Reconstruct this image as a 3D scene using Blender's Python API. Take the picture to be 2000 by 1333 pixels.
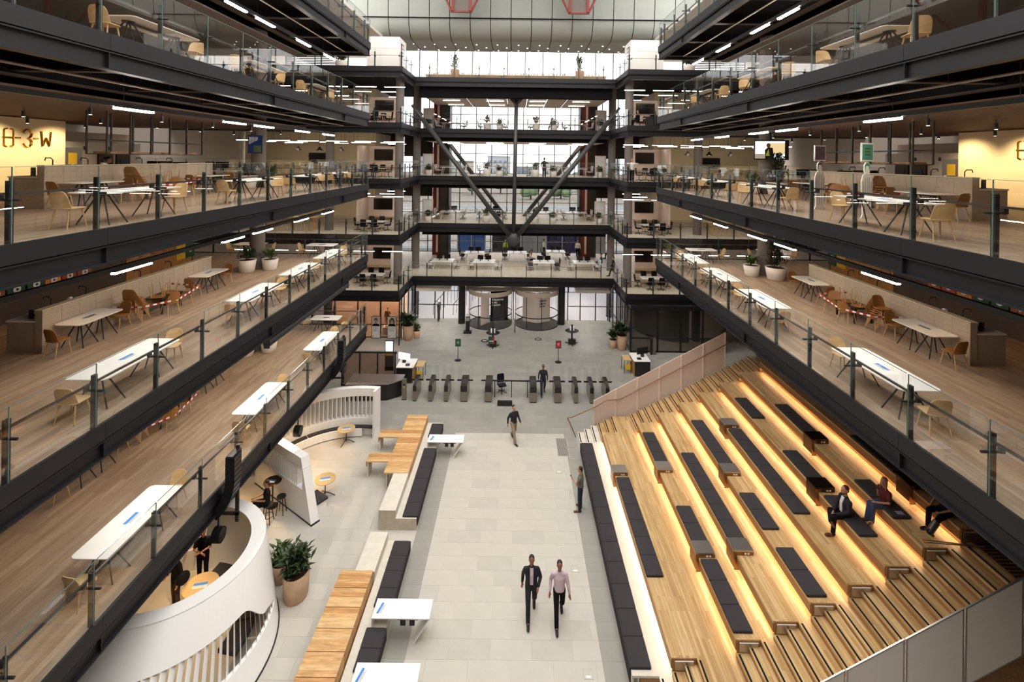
import bpy, math, random
from mathutils import Vector, Matrix, Euler
random.seed(7)
for o in list(bpy.data.objects): bpy.data.objects.remove(o, do_unlink=True)
scene = bpy.context.scene
COL = scene.collection
R = math.radians
# ------------------------------------------------------------------ camera
# shift lens, horizontal axis, 17 mm; slight roll
F, PX, PY, ROLL, EYE = 950.0, 1010.0, 310.0, R(0.75), 14.245
cd = bpy.data.cameras.new('camera'); cam = bpy.data.objects.new('camera', cd); COL.objects.link(cam)
cam.matrix_world = Matrix.Translation((0, 0, EYE)) @ Matrix.Rotation(R(90), 4, 'X') @ Matrix.Rotation(ROLL, 4, 'Z')
cd.sensor_width = 36.0; cd.lens = F / 2000 * 36
cd.shift_x = -(PX - 1000) / 2000; cd.shift_y = -(666.5 - PY) / 2000
cd.clip_start = .1; cd.clip_end = 900
scene.camera = cam
# ------------------------------------------------------------------ world: bright overcast sky
w = bpy.data.worlds.new('World'); scene.world = w; w.use_nodes = True
bg = w.node_tree.nodes['Background']
bg.inputs[0].default_value = (1.0, .99, .975, 1); bg.inputs[1].default_value = 2.4
# ------------------------------------------------------------------ view
vs = scene.view_settings
vs.view_transform = 'Standard'; vs.look = 'None'; vs.gamma = 1; vs.use_curve_mapping = False
vs.exposure = .92
cy = scene.cycles
cy.transparent_max_bounces = 18; cy.max_bounces = 6; cy.diffuse_bounces = 3; cy.glossy_bounces = 2; cy.sample_clamp_indirect = 4
# ------------------------------------------------------------------ key dimensions (metres)
XL, XR = -8.87, 8.37          # inner edges of the two galleries
XC = -.25                     # axis of the hall
LV = [0, 4.2, 8.4, 12.6, 16.8, 21.0]
YE = 29.0                     # far end of the front galleries
YP, YB, YW = 36.3, 43.2, 52.0 # back building front, bridge front, back windows
def at(px, py, z):            # photograph pixel -> point on the level z
    dx, dy = px - PX, py - PY; c, s = math.cos(ROLL), math.sin(ROLL)
    u, v = dx*c + dy*s, -dx*s + dy*c
    Y = F*(EYE - z)/v
    return Vector((u*Y/F, Y, z))
# ------------------------------------------------------------------ materials
def lin(h):
    h = h.lstrip('#'); r = [int(h[i:i+2], 16)/255 for i in (0, 2, 4)]
    return tuple((c/12.92 if c <= .04045 else ((c+.055)/1.055)**2.4) for c in r) + (1,)
M = {}
def mat(name, hexc, rough=.6, metal=0, spec=.5, noise=0, nscale=8, bump=0, stretch=None):
    m = bpy.data.materials.new(name); m.use_nodes = True; nt = m.node_tree; b = nt.nodes['Principled BSDF']
    c = lin(hexc)
    b.inputs['Base Color'].default_value = c; b.inputs['Roughness'].default_value = rough
    b.inputs['Metallic'].default_value = metal; b.inputs['Specular IOR Level'].default_value = spec
    if noise or bump:
        tc = nt.nodes.new('ShaderNodeTexCoord'); n = nt.nodes.new('ShaderNodeTexNoise'); n.inputs['Scale'].default_value = nscale
        n.inputs['Detail'].default_value = 5
        src = tc.outputs['Object']
        if stretch:
            mp = nt.nodes.new('ShaderNodeMapping'); mp.inputs['Scale'].default_value = stretch
            nt.links.new(src, mp.inputs[0]); src = mp.outputs[0]
        nt.links.new(src, n.inputs['Vector'])
        if noise:
            r = nt.nodes.new('ShaderNodeValToRGB')
            r.color_ramp.elements[0].position = .3; r.color_ramp.elements[1].position = .7
            r.color_ramp.elements[0].color = tuple(max(0, x*(1-noise)) for x in c[:3]) + (1,)
            r.color_ramp.elements[1].color = tuple(min(1, x*(1+noise)) for x in c[:3]) + (1,)
            nt.links.new(n.outputs['Fac'], r.inputs[0]); nt.links.new(r.outputs[0], b.inputs['Base Color'])
        if bump:
            bp = nt.nodes.new('ShaderNodeBump'); bp.inputs['Strength'].default_value = bump; bp.inputs['Distance'].default_value = .01
            nt.links.new(n.outputs['Fac'], bp.inputs['Height']); nt.links.new(bp.outputs[0], b.inputs['Normal'])
    M[name] = m
    return m
def emis(name, hexc, strength):
    m = bpy.data.materials.new(name); m.use_nodes = True; nt = m.node_tree; nt.nodes.remove(nt.nodes['Principled BSDF'])
    e = nt.nodes.new('ShaderNodeEmission'); e.inputs[0].default_value = lin(hexc); e.inputs[1].default_value = strength
    nt.links.new(e.outputs[0], nt.nodes['Material Output'].inputs[0]); M[name] = m
    return m
def planks(name, cols, length, width, rough=.45, axis='Y', grain=.25, gap=.0015, gapc='#2a1c10', spec=.4):
    """strip flooring: staggered boards, each its own tone, with long grain"""
    m = bpy.data.materials.new(name); m.use_nodes = True; nt = m.node_tree; b = nt.nodes['Principled BSDF']
    tc = nt.nodes.new('ShaderNodeTexCoord'); mp = nt.nodes.new('ShaderNodeMapping')
    if axis == 'Y': mp.inputs['Rotation'].default_value = (0, 0, R(90))
    nt.links.new(tc.outputs['Object'], mp.inputs[0])
    br = nt.nodes.new('ShaderNodeTexBrick'); br.inputs['Scale'].default_value = 1; br.inputs['Brick Width'].default_value = length
    br.inputs['Row Height'].default_value = width; br.inputs['Mortar Size'].default_value = gap; br.inputs['Mortar Smooth'].default_value = .1
    br.offset = .37; br.offset_frequency = 2; br.inputs['Color1'].default_value = (0, 0, 0, 1); br.inputs['Color2'].default_value = (1, 1, 1, 1)
    br.inputs['Bias'].default_value = 0; br.inputs['Mortar'].default_value = (0, 0, 0, 1)
    nt.links.new(mp.outputs[0], br.inputs['Vector'])
    r = nt.nodes.new('ShaderNodeValToRGB'); els = r.color_ramp.elements
    while len(els) < len(cols): els.new(.5)
    for i, c in enumerate(cols): els[i].position = i/(len(cols)-1); els[i].color = lin(c)
    nt.links.new(br.outputs['Color'], r.inputs[0])
    mp2 = nt.nodes.new('ShaderNodeMapping'); mp2.inputs['Scale'].default_value = (14, .7, 14) if axis == 'Y' else (.7, 14, 14)
    nt.links.new(tc.outputs['Object'], mp2.inputs[0])
    n = nt.nodes.new('ShaderNodeTexNoise'); n.inputs['Scale'].default_value = 1.6; n.inputs['Detail'].default_value = 6; n.inputs['Distortion'].default_value = .6
    nt.links.new(mp2.outputs[0], n.inputs['Vector'])
    mr = nt.nodes.new('ShaderNodeMapRange'); mr.inputs[1].default_value = .3; mr.inputs[2].default_value = .7
    mr.inputs[3].default_value = 1-grain; mr.inputs[4].default_value = 1+grain*.6
    nt.links.new(n.outputs['Fac'], mr.inputs[0])
    mx = nt.nodes.new('ShaderNodeMix'); mx.data_type = 'RGBA'; mx.blend_type = 'MULTIPLY'; mx.inputs[0].default_value = 1
    nt.links.new(r.outputs[0], mx.inputs[6]); nt.links.new(mr.outputs[0], mx.inputs[7])
    mx2 = nt.nodes.new('ShaderNodeMix'); mx2.data_type = 'RGBA'; mx2.inputs[7].default_value = lin(gapc)
    nt.links.new(br.outputs['Fac'], mx2.inputs[0]); nt.links.new(mx.outputs[2], mx2.inputs[6])
    nt.links.new(mx2.outputs[2], b.inputs['Base Color']); b.inputs['Roughness'].default_value = rough; b.inputs['Specular IOR Level'].default_value = spec
    M[name] = m
    return m
def glass(name, tint=(.93, .96, .94), refl=.055, grz=.55, rough=.0):
    """thin architectural pane: mostly clear, reflecting more at grazing angles"""
    m = bpy.data.materials.new(name); m.use_nodes = True; nt = m.node_tree; nt.nodes.remove(nt.nodes['Principled BSDF'])
    t = nt.nodes.new('ShaderNodeBsdfTransparent'); t.inputs[0].default_value = tint + (1,)
    g = nt.nodes.new('ShaderNodeBsdfGlossy'); g.inputs['Roughness'].default_value = rough
    lw = nt.nodes.new('ShaderNodeLayerWeight'); lw.inputs[0].default_value = .35
    mr = nt.nodes.new('ShaderNodeMapRange'); mr.inputs[3].default_value = refl; mr.inputs[4].default_value = grz
    pw = nt.nodes.new('ShaderNodeMath'); pw.operation = 'POWER'; pw.inputs[1].default_value = 2.5
    nt.links.new(lw.outputs['Facing'], pw.inputs[0]); nt.links.new(pw.outputs[0], mr.inputs[0])
    x = nt.nodes.new('ShaderNodeMixShader'); nt.links.new(mr.outputs[0], x.inputs[0])
    nt.links.new(t.outputs[0], x.inputs[1]); nt.links.new(g.outputs[0], x.inputs[2])
    nt.links.new(x.outputs[0], nt.nodes['Material Output'].inputs[0]); M[name] = m
    return m
mat('steel', '#19181b', .5, 0, .35, noise=.12, nscale=2)
mat('black', '#19181a', .45)
mat('black_matt', '#151416', .85, spec=.2)
mat('gunmetal', '#56514e', .35, .7)
mat('strut', '#444241', .45, 0, .4)
mat('column', '#6b625c', .7, noise=.05)
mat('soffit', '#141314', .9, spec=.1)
mat('white', '#eeebe6', .35)
mat('white_matt', '#e6e2dc', .8, spec=.2)
mat('table_white', '#f0ede6', .3)
mat('panel', '#8f938c', .55, noise=.03, nscale=1.5)
mat('panel_back', '#3a3a3a', .8)
mat('cream', '#e5d2ac', .75)
mat('pink_wall', '#c9b19d', .8)
mat('brown_wall', '#57463a', .8)
mat('pale_wall', '#d9cdc0', .8)
mat('felt', '#dcc8ba', .9)
mat('concrete', '#d2cabb', .65, noise=.06, nscale=5)
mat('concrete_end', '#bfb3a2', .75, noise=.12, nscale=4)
mat('tile_warm', '#bfb9ad', .5, noise=.05, nscale=1.3)
mat('tile_warm2', '#b9b3a8', .5, noise=.06, nscale=1.7)
mat('tile_grey', '#98958c', .48, noise=.07, nscale=1.5)
mat('tile_grey2', '#928f87', .48, noise=.08, nscale=1.1)
mat('grout', '#aaa69d', .9)
mat('fabric', '#3d3a3b', .95, spec=.15, noise=.1, nscale=90)
mat('fabric_seam', '#262425', .95, spec=.1)
mat('oak', '#c8a877', .5, noise=.1, nscale=3, stretch=(1, 9, 9))
mat('oak_leg', '#bd9a6a', .5, noise=.14, nscale=3, stretch=(9, 9, 1))
mat('tan', '#94642f', .55, noise=.1, nscale=4)  # on gallery chairs: pale oak with warm lamp light put into the colour
mat('slat_table', '#c99c66', .5, noise=.28, nscale=2.2, stretch=(1.2, 9, 6))
mat('slat_table2', '#bb8852', .5, noise=.3, nscale=2.0, stretch=(1.2, 10, 6))
mat('slat_table3', '#d5ad79', .5, noise=.24, nscale=2.4, stretch=(1.2, 8, 6))
mat('riser_wood', '#94683c', .5, noise=.2, nscale=2, stretch=(8, .8, 8))
mat('flange', '#33261d', .6)
mat('ceiling_wood', '#5e3d24', .55, noise=.2, nscale=2, stretch=(8, .6, 8))
mat('cabinet_wood', '#a8763f', .6, noise=.12, nscale=3, stretch=(8, 8, 1))
mat('stone', '#a39281', .55, noise=.06, nscale=14)
mat('counter_tile', '#b3a28e', .45, noise=.05, nscale=6)
mat('bronze', '#8c6a4a', .28, .9, noise=.1, nscale=3)
mat('bronze_dark', '#3f2c1e', .4, .6)
mat('satin_steel', '#b9b0a8', .32, .85)
mat('dark_steel_top', '#4d433c', .2, .9)
mat('gate_steel', '#968d80', .32, .85)
mat('gate_dark', '#2f2b28', .3, .4)
mat('rail_copper', '#8a6a52', .35, .8)
mat('screen_mesh', '#cdbcae', .7, .15)
mat('mesh_near', '#e6dbd0', .65)
mat('gold', '#d9a12c', .25, 1)
mat('red_steel', '#7d2817', .5)
mat('terracotta', '#c9a586', .8, noise=.1, nscale=4)
mat('pot_white', '#e8e0d6', .6)
mat('soil', '#3a2416', .95, noise=.4, nscale=30)
mat('leaf', '#2c3d1e', .5, noise=.4, nscale=6)
mat('leaf2', '#43582a', .5, noise=.35, nscale=6)
mat('leaf_dark', '#1c2814', .5, noise=.3, nscale=5)
mat('stem', '#4a3a22', .8)
mat('skin', '#b98467', .55)
mat('skin_dark', '#8a5a41', .55)
mat('hair_black', '#14100e', .6)
mat('hair_brown', '#3e271a', .6)
mat('hair_blond', '#8f6a45', .55)
mat('navy', '#14131c', .8)
mat('black_cloth', '#111013', .9, spec=.2)
mat('charcoal_cloth', '#2c2a2e', .9, spec=.2)
mat('pink_shirt', '#c9b3bb', .8)
mat('olive_shirt', '#5f6152', .85)
mat('jeans', '#1c2233', .85)
mat('jeans_blue', '#3a4663', .85)
mat('khaki', '#8d7a63', .85)
mat('brown_trouser', '#4b3323', .85)
mat('burgundy', '#5c141a', .8)
mat('shoe_black', '#131112', .4)
mat('shoe_brown', '#5a2c1c', .45)
mat('white_cloth', '#d8d3cf', .85)
mat('purple_cloth', '#7d6c92', .85)
mat('blue_suit', '#2b3858', .85)
mat('hivis', '#c9d84a', .7)
mat('blue_print', '#3f86d0', .6)
mat('blue_dark_print', '#4a5f8c', .6)
mat('grey_print', '#8d9096', .6)
mat('paper', '#ece9e4', .7)
mat('green_print', '#1f5a43', .6)
mat('teal_print', '#2f8a78', .6)
mat('purple_print', '#4e3566', .6)
mat('red_print', '#b32430', .6)
mat('yellow', '#e0b52a', .6)
mat('orange', '#d98a32', .6)
mat('dark_green', '#1d4a2c', .6)
mat('stencil_red', '#a2391f', .6)
mat('brick_orange', '#a35a2c', .7)
mat('red_shaft', '#7c2a22', .7)
mat('tv', '#17110f', .18)
mat('tv_frame', '#0e0c0b', .4)
mat('carpet', '#7d766b', .95, noise=.1, nscale=8)
mat('gravel', '#7a7268', .95, noise=.35, nscale=1.2)
mat('city', '#aab0b4', .9); mat('city2', '#8d959c', .9); mat('city3', '#b3ada2', .9); mat('city_glass', '#647a8e', .4)
mat('tree_far', '#66785a', .9, noise=.4, nscale=.4)
mat('rails', '#c4c2be', .5)
mat('hoarding_blue', '#3f76c4', .6); mat('hoarding_navy', '#2a2a5e', .6)
mat('violet_fascia', '#3a3566', .5)
mat('matt_dark', '#3b3733', .9)
mat('violet_rug', '#8a8ad0', .9)
planks('floor_wood', ['#98806a', '#a68f78', '#b19b84', '#9d866f'], 1.6, .14, .5, 'Y', .22, .001, '#7a6248')
planks('floor_pale', ['#c9bba5', '#d3c6b1', '#cdbfa9'], 1.6, .14, .5, 'Y', .1, .001, '#a08c74')
planks('tread', ['#ae8a5a', '#c4a06c', '#d3b382', '#ba9663', '#c9a776'], 1.3, .085, .42, 'Y', .22, .0018, '#7a5129')
glass('glass', (.985, .99, .985), .05, .45)
glass('glass_clear', (.97, .98, .98), .03, .3)
glass('glass_solar', (.7, .71, .72), .03, .3)
glass('glass_grey', (.62, .6, .58), .06, .5)
glass('glass_bronze', (.66, .56, .5), .08, .5)
mat('glass_edge', '#5d756d', .2)
def veil(name, hexc, through):
    m = mat(name, hexc, .7); nt = m.node_tree; b = nt.nodes['Principled BSDF']
    t = nt.nodes.new('ShaderNodeBsdfTransparent'); x = nt.nodes.new('ShaderNodeMixShader'); x.inputs[0].default_value = 1-through
    nt.links.new(t.outputs[0], x.inputs[1]); nt.links.new(b.outputs[0], x.inputs[2]); nt.links.new(x.outputs[0], nt.nodes['Material Output'].inputs[0])
veil('glass_frost', '#d9c6ba', .22)
emis('led', '#fff4e6', 50)
emis('led_far', '#fff2e2', 10)
emis('led_stair', '#ffdcb0', 20)
emis('led_warm', '#ffc27a', 10)
emis('spot_lens', '#fff0d8', 6)
emis('screen_a', '#dfe4ef', 1.1); emis('screen_b', '#bfa87a', .9); emis('screen_c', '#1c2440', .5)
emis('exit', '#2f9a78', .5)
for _k in ('spot_lens', 'exit', 'screen_a', 'screen_b', 'screen_c', 'led_warm'): M[_k].cycles.emission_sampling = 'NONE'
mat('paving', '#cdcbd4', .6)
# ------------------------------------------------------------------ mesh helpers
class MB:
    def __init__(s): s.v = []; s.f = []; s.m = []; s.mi = 0
    def add(s, vs, fs):
        o = len(s.v); s.v += [tuple(v) for v in vs]; s.f += [tuple(i+o for i in f) for f in fs]; s.m += [s.mi]*len(fs); return s
    def box(s, x0, x1, y0, y1, z0, z1):
        return s.add([(x0,y0,z0),(x1,y0,z0),(x1,y1,z0),(x0,y1,z0),(x0,y0,z1),(x1,y0,z1),(x1,y1,z1),(x0,y1,z1)],
                     [(0,3,2,1),(4,5,6,7),(0,1,5,4),(1,2,6,5),(2,3,7,6),(3,0,4,7)])
    def obox(s, c, d, rz=0, rx=0, ry=0):
        m = Euler((rx, ry, rz)).to_matrix(); c = Vector(c)
        P = [c + m @ Vector((sx*d[0]/2, sy*d[1]/2, sz*d[2]/2)) for sz in (-1,1) for sx, sy in ((-1,-1),(1,-1),(1,1),(-1,1))]
        return s.add(P, [(0,3,2,1),(4,5,6,7),(0,1,5,4),(1,2,6,5),(2,3,7,6),(3,0,4,7)])
    def ring(s, rings, cap=True, close=True):
        n = len(rings[0]); vs = [p for r in rings for p in r]; fs = []
        for i in range(len(rings)-1):
            for j in range(n if close else n-1):
                k = (j+1) % n; fs.append((i*n+j, i*n+k, (i+1)*n+k, (i+1)*n+j))
        if cap: fs.append(tuple(range(n-1, -1, -1))); fs.append(tuple((len(rings)-1)*n+j for j in range(n)))
        return s.add(vs, fs)
    def cyl(s, p0, p1, r0, r1=None, n=12):
        r1 = r0 if r1 is None else r1; p0, p1 = Vector(p0), Vector(p1); d = (p1-p0).normalized()
        a = d.orthogonal().normalized(); b = d.cross(a)
        f = lambda p, r: [p + (a*math.cos(t)+b*math.sin(t))*r for t in (2*math.pi*i/n for i in range(n))]
        return s.ring([f(p0, r0), f(p1, r1)])
    def tube(s, pts, r, n=8):
        pts = [Vector(p) for p in pts]; rs = r if isinstance(r, (list, tuple)) else [r]*len(pts); rings = []; a = None
        for i, p in enumerate(pts):
            d = (pts[min(i+1, len(pts)-1)] - pts[max(i-1, 0)]).normalized()
            a = d.orthogonal().normalized() if a is None else (a - d*a.dot(d)).normalized()
            b = d.cross(a); rings.append([p + (a*math.cos(t)+b*math.sin(t))*rs[i] for t in (2*math.pi*k/n for k in range(n))])
        return s.ring(rings)
    def lathe(s, prof, n=20, c=(0,0,0), sx=1, sy=1):
        return s.ring([[(c[0]+r*sx*math.cos(2*math.pi*i/n), c[1]+r*sy*math.sin(2*math.pi*i/n), c[2]+z) for i in range(n)] for r, z in prof])
    def prism(s, poly, a, b, axis='z'):
        f = {'z': lambda p, t: (p[0], p[1], t), 'y': lambda p, t: (p[0], t, p[1]), 'x': lambda p, t: (t, p[0], p[1])}[axis]
        return s.ring([[f(p, a) for p in poly], [f(p, b) for p in poly]])
    def ell(s, c, r, nu=12, nv=8):
        c = Vector(c); rings = []
        for i in range(1, nv):
            t = math.pi*i/nv - math.pi/2
            rings.append([c + Vector((r[0]*math.cos(t)*math.cos(2*math.pi*j/nu), r[1]*math.cos(t)*math.sin(2*math.pi*j/nu), r[2]*math.sin(t))) for j in range(nu)])
        return s.ring(rings)
    def mesh(s, name, mats, smooth=False):
        me = bpy.data.meshes.new(name); me.from_pydata(s.v, [], s.f)
        for m in (mats if isinstance(mats, (list, tuple)) else [mats]): me.materials.append(M[m])
        if any(s.m): me.polygons.foreach_set('material_index', s.m)
        if smooth: me.polygons.foreach_set('use_smooth', [True]*len(s.f))
        me.update(); return me
    def build(s, name, mats, parent=None, smooth=False, **kw):
        o = bpy.data.objects.new(name, s.mesh(name, mats, smooth)); COL.objects.link(o)
        if parent is not None: o.parent = parent
        for k, v in kw.items(): o[k] = v
        return o
def rrect(w, d, r, n=4):
    P = []
    for cx, cy, a in ((w/2-r, d/2-r, 0), (-w/2+r, d/2-r, 90), (-w/2+r, -d/2+r, 180), (w/2-r, -d/2+r, 270)):
        for i in range(n+1): t = R(a+90*i/n); P.append((cx+r*math.cos(t), cy+r*math.sin(t)))
    return P
def B(*a): return MB().box(*a)
def tag(o, label=None, cat=None, group=None, kind=None):
    for k, v in (('label', label), ('category', cat), ('group', group), ('kind', kind)):
        if v: o[k] = v
    return o
def thing(name, label, cat, loc=(0,0,0), rz=0, group=None):
    o = bpy.data.objects.new(name, None); COL.objects.link(o); o.empty_display_size = .1
    o.location = loc; o.rotation_euler = (0, 0, rz); return tag(o, label, cat, group)
def struct(o, label=None): return tag(o, label, kind='structure')
def sgroup(name, label=None): # an empty for a piece of the setting
    o = bpy.data.objects.new(name, None); COL.objects.link(o); return struct(o, label)
def link(o, name, parent, loc=(0,0,0), rot=(0,0,0), scale=(1,1,1)):
    """another piece sharing the mesh data of o"""
    c = bpy.data.objects.new(name, o.data if not isinstance(o, bpy.types.Mesh) else o); COL.objects.link(c); c.parent = parent
    c.location = loc; c.rotation_euler = rot; c.scale = scale; return c
def tree_copy(o, parent=None):
    c = o.copy(); COL.objects.link(c)
    if parent is not None: c.parent = parent
    for ch in KIDS(o): tree_copy(ch, c)
    return c
_kids = {}
def KIDS(o):
    if o.name not in _kids: _kids[o.name] = [x for x in o.children]
    return _kids[o.name]
class Proto:
    """first placing uses the prototype itself, later ones copy it"""
    def __init__(s, root): s.root = root; s.kids = None; s.used = False
    def put(s, loc, rz=0, label=None, group=None, scale=None):
        if s.kids is None: s.kids = s.root.children[:]; _kids[s.root.name] = list(s.kids)
        if not s.used: o = s.root; s.used = True
        else: o = tree_copy(s.root)
        o.location = loc; o.rotation_euler = (0, 0, rz)
        if scale: o.scale = (scale,)*3 if not isinstance(scale, tuple) else scale
        return tag(o, label, None, group)
def mirror(side, x): return XC + side*x     # x measured outwards from the hall axis
ORD = ['nearest', 'second', 'third', 'fourth', 'fifth', 'sixth', 'seventh', 'eighth', 'ninth', 'tenth', 'eleventh', 'twelfth']
SIDE = {-1: 'left', 1: 'right'}
UP = {1: 'one floor up', 2: 'two floors up', 3: 'three floors up', 4: 'four floors up', 5: 'five floors up'}
def gal(side, l): return f'{SIDE[side]} gallery {UP[l]}'
# ================================================================== STRUCTURE
# ---- ground floor: base and tiles (1.2 x 0.6, staggered)
floor0 = struct(B(-26, 26, -8, 56, -.25, -.012).build('floor', 'grout'), 'stone tiled ground floor of the hall')
tile_mesh = {}
for k in ('tile_warm', 'tile_warm2', 'tile_grey', 'tile_grey2'):
    tile_mesh[k] = B(.002, 1.198, .002, .598, -.012, 0).mesh('tile', k)
strip_mesh = B(.002, .638, .002, .598, -.012, 0).mesh('tile', 'tile_grey')
stripw_mesh = B(.002, .618, .002, .598, -.012, 0).mesh('tile', 'tile_grey')
rest = {k: MB() for k in tile_mesh}
ntile = 0
for j in range(60):
    y = 7.2 + .6*j
    if y > 42: break
    grey = y > 24.9
    cols = []
    off = .0 if j % 2 else -.6
    x = -3.0 + off
    while x < 2.6: cols.append(x); x += 1.2
    xl = -3.64 - 1.2 + (.6 if j % 2 else 0)
    while xl > -25: cols.append(xl); xl -= 1.2
    if y > 25: 
        x = cols[0]
        cols = [-25.2 + off + 1.2*i for i in range(42)]
    for x in cols:
        x0, x1 = x, x + 1.2
        k = random.choice(('tile_grey', 'tile_grey2') if grey else ('tile_warm', 'tile_warm', 'tile_warm2'))
        full = grey or ((x0 > -3.01 and x1 < 2.61) or x1 < -3.63)
        if not grey:
            if -3.63 < x0 < -3.0: x0 = -3.0
            if x0 < 2.6 < x1: x1 = 2.6
            if x0 < -3.64 < x1: x1 = -3.64
        if x1 - x0 < .05: continue
        if full and y > 11.3 and -12.2 < x0 and ntile < 262 and not grey:
            o = link(tile_mesh[k], 'tile', floor0, (x0, y, 0)); ntile += 1
        else: rest[k].box(x0+.002, x1-.002, y+.002, y+.598, -.012, 0)
    if not grey:
        if 11.3 < y:
            link(strip_mesh, 'tile', floor0, (-3.64, y, 0)); link(stripw_mesh, 'tile', floor0, (2.6, y, 0)); ntile += 2
for k, mb in rest.items(): mb.build('tiling', k, floor0, kind='stuff')
# ---- upper floors of the two galleries
for side in (-1, 1):
    e = -8.62 if side < 0 else 8.62
    for l in (1, 2, 3, 4, 5):
        z = LV[l]; xin = mirror(side, 8.62)
        if side > 0 and l == 1: xin = 12.9
        a, b = sorted((xin, side*26))
        struct(B(a, b, -8, YE, z-.2, z).build('floor', 'floor_wood'), f'timber strip floor of the {gal(side, l)}')
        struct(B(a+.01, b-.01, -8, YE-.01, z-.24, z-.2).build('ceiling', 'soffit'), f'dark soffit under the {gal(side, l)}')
# ---- back building floors
for l in (1, 2, 3, 4, 5):
    z = LV[l]; yb = 41 if l in (1, 5) else YB
    a, b = -8.7, 8.25
    mb = MB().box(-26, a, YP, YW, z-.2, z); mb.box(b, 26, YP, YW, z-.2, z); mb.box(a, b, yb, YW, z-.2, z)
    struct(mb.build('floor', 'floor_pale' if l in (1, 2, 3) else 'floor_wood'), f'floor of the far office block {UP[l]}')
    mb = MB().box(-26, a, YP+.02, YW, z-.3, z-.2); mb.box(b, 26, YP+.02, YW, z-.3, z-.2); mb.box(a, b, yb+.02, YW, z-.3, z-.2)
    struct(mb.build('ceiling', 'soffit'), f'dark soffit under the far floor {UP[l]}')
# lower suspended ceilings in the middle of the far offices
for l in (2, 3, 4, 5):
    z = LV[l]
    if l == 5:
        cg = sgroup('ceiling', 'panelled timber-look ceiling above the far middle office')
        for i in range(9):
            x = -8.4 + 1.85*i
            B(x+.03, x+1.82, YB+.4, YW-.2, z-1.32, z-1.28).build('panel', 'pale_wall', cg)
    else:
        struct(B(-8.4, 8.0, YB+1.0, YW-.2, z-1.05, z-1.0).build('ceiling', 'pale_wall'), f'pale ceiling of the far office below the bridge {UP[l]}')
for l in (1, 2, 3, 4, 5):
    yb = 41 if l in (1, 5) else YB
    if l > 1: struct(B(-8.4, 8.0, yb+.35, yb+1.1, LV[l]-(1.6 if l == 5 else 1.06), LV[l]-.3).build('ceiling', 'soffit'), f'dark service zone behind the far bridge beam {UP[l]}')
# ---- outer shell
struct(B(-26.3, -26, -8, 56, -.2, 26).build('wall_left', 'pale_wall'))
struct(B(26, 26.3, -8, 56, -.2, 26).build('wall_right', 'pale_wall'))
struct(B(-26.3, 26.3, -8.3, -8, -.2, 34).build('wall_back', 'pale_wall'))
struct(B(-26.3, -13, -8, 56, 25.6, 25.9).build('ceiling', 'white_matt'), 'roof over the left side')
struct(B(13, 26.3, -8, 56, 25.6, 25.9).build('ceiling', 'white_matt'), 'roof over the right side')
struct(B(-13, 13, 34, 56, 34, 34.3).build('ceiling', 'white_matt'), 'unseen roof strip added to shade the curved bulkhead')  # unseen strip added to keep skylight off the bulkhead panels
# bridge on which the viewer stands
struct(B(XL, XR, -8, .4, LV[3]-.5, LV[3]).build('floor', 'floor_wood'), 'bridge at the near end of the hall')
# ---- edge beams: local x runs along, local y points out over the void
def edge_beam(p0, p1, z, out, label, stiff=8.0, panel=6.0, mats=('steel', 'steel')):
    p0, p1 = Vector(p0), Vector(p1); d = p1 - p0; L = d.length
    rz = math.atan2(d.y, d.x)
    flip = 1 if Vector((-d.y, d.x)).dot(Vector(out)) > 0 else -1
    g = sgroup('edge_beam', label); g.location = (p0.x, p0.y, z); g.rotation_euler = (0, 0, rz)
    n = max(1, round(L/panel)); w = L/n
    for i in range(n):
        MB().box(i*w+.004, (i+1)*w-.004, *sorted((flip*.0, flip*.06)), -.33, .03).build('fascia_panel', mats[0], g)
    MB().box(0, L, *sorted((-flip*.06, -flip*.04)), -.72, -.36).build('web', mats[1], g)
    MB().box(0, L, *sorted((-flip*.2, flip*.05)), -.385, -.355).build('flange', mats[1], g)
    MB().box(0, L, *sorted((-flip*.2, flip*.05)), -.75, -.72).build('flange', mats[1], g)
    k = int(L//stiff); s0 = (L - (k-1)*stiff)/2 if k else L/2
    for i in range(max(1, k)):
        MB().box(s0+i*stiff-.01, s0+i*stiff+.01, *sorted((-flip*.05, flip*.04)), -.72, -.385).build('stiffener', mats[1], g)
    return g
for side in (-1, 1):
    x = mirror(side, 8.62)
    for l in (1, 2, 3, 4, 5):
        if side > 0 and l == 1: continue
        edge_beam((x, -8), (x, YE), LV[l], (-side, 0), f'dark steel edge beam of the {gal(side, l)}', 7.2)
        edge_beam((x, YE), (side*26, YE), LV[l], (0, 1), f'dark steel end beam of the {gal(side, l)}', 7.2)
for l in (1, 2, 3, 4, 5):
    z = LV[l]; yb = 41 if l in (1, 5) else YB
    for side, x in ((-1, -8.7), (1, 8.25)):
        edge_beam((side*26, YP), (x, YP), z, (0, -1), f'dark steel front beam of the far {SIDE[side]} block {UP[l]}', 7)
        edge_beam((x, YP), (x, yb), z, (-side, 0), f'dark steel return beam of the far {SIDE[side]} block {UP[l]}', 9)
    edge_beam((-8.7, yb), (8.25, yb), z, (0, -1), f'dark steel beam of the far bridge {UP[l]}', 6.5, 8)
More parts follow.
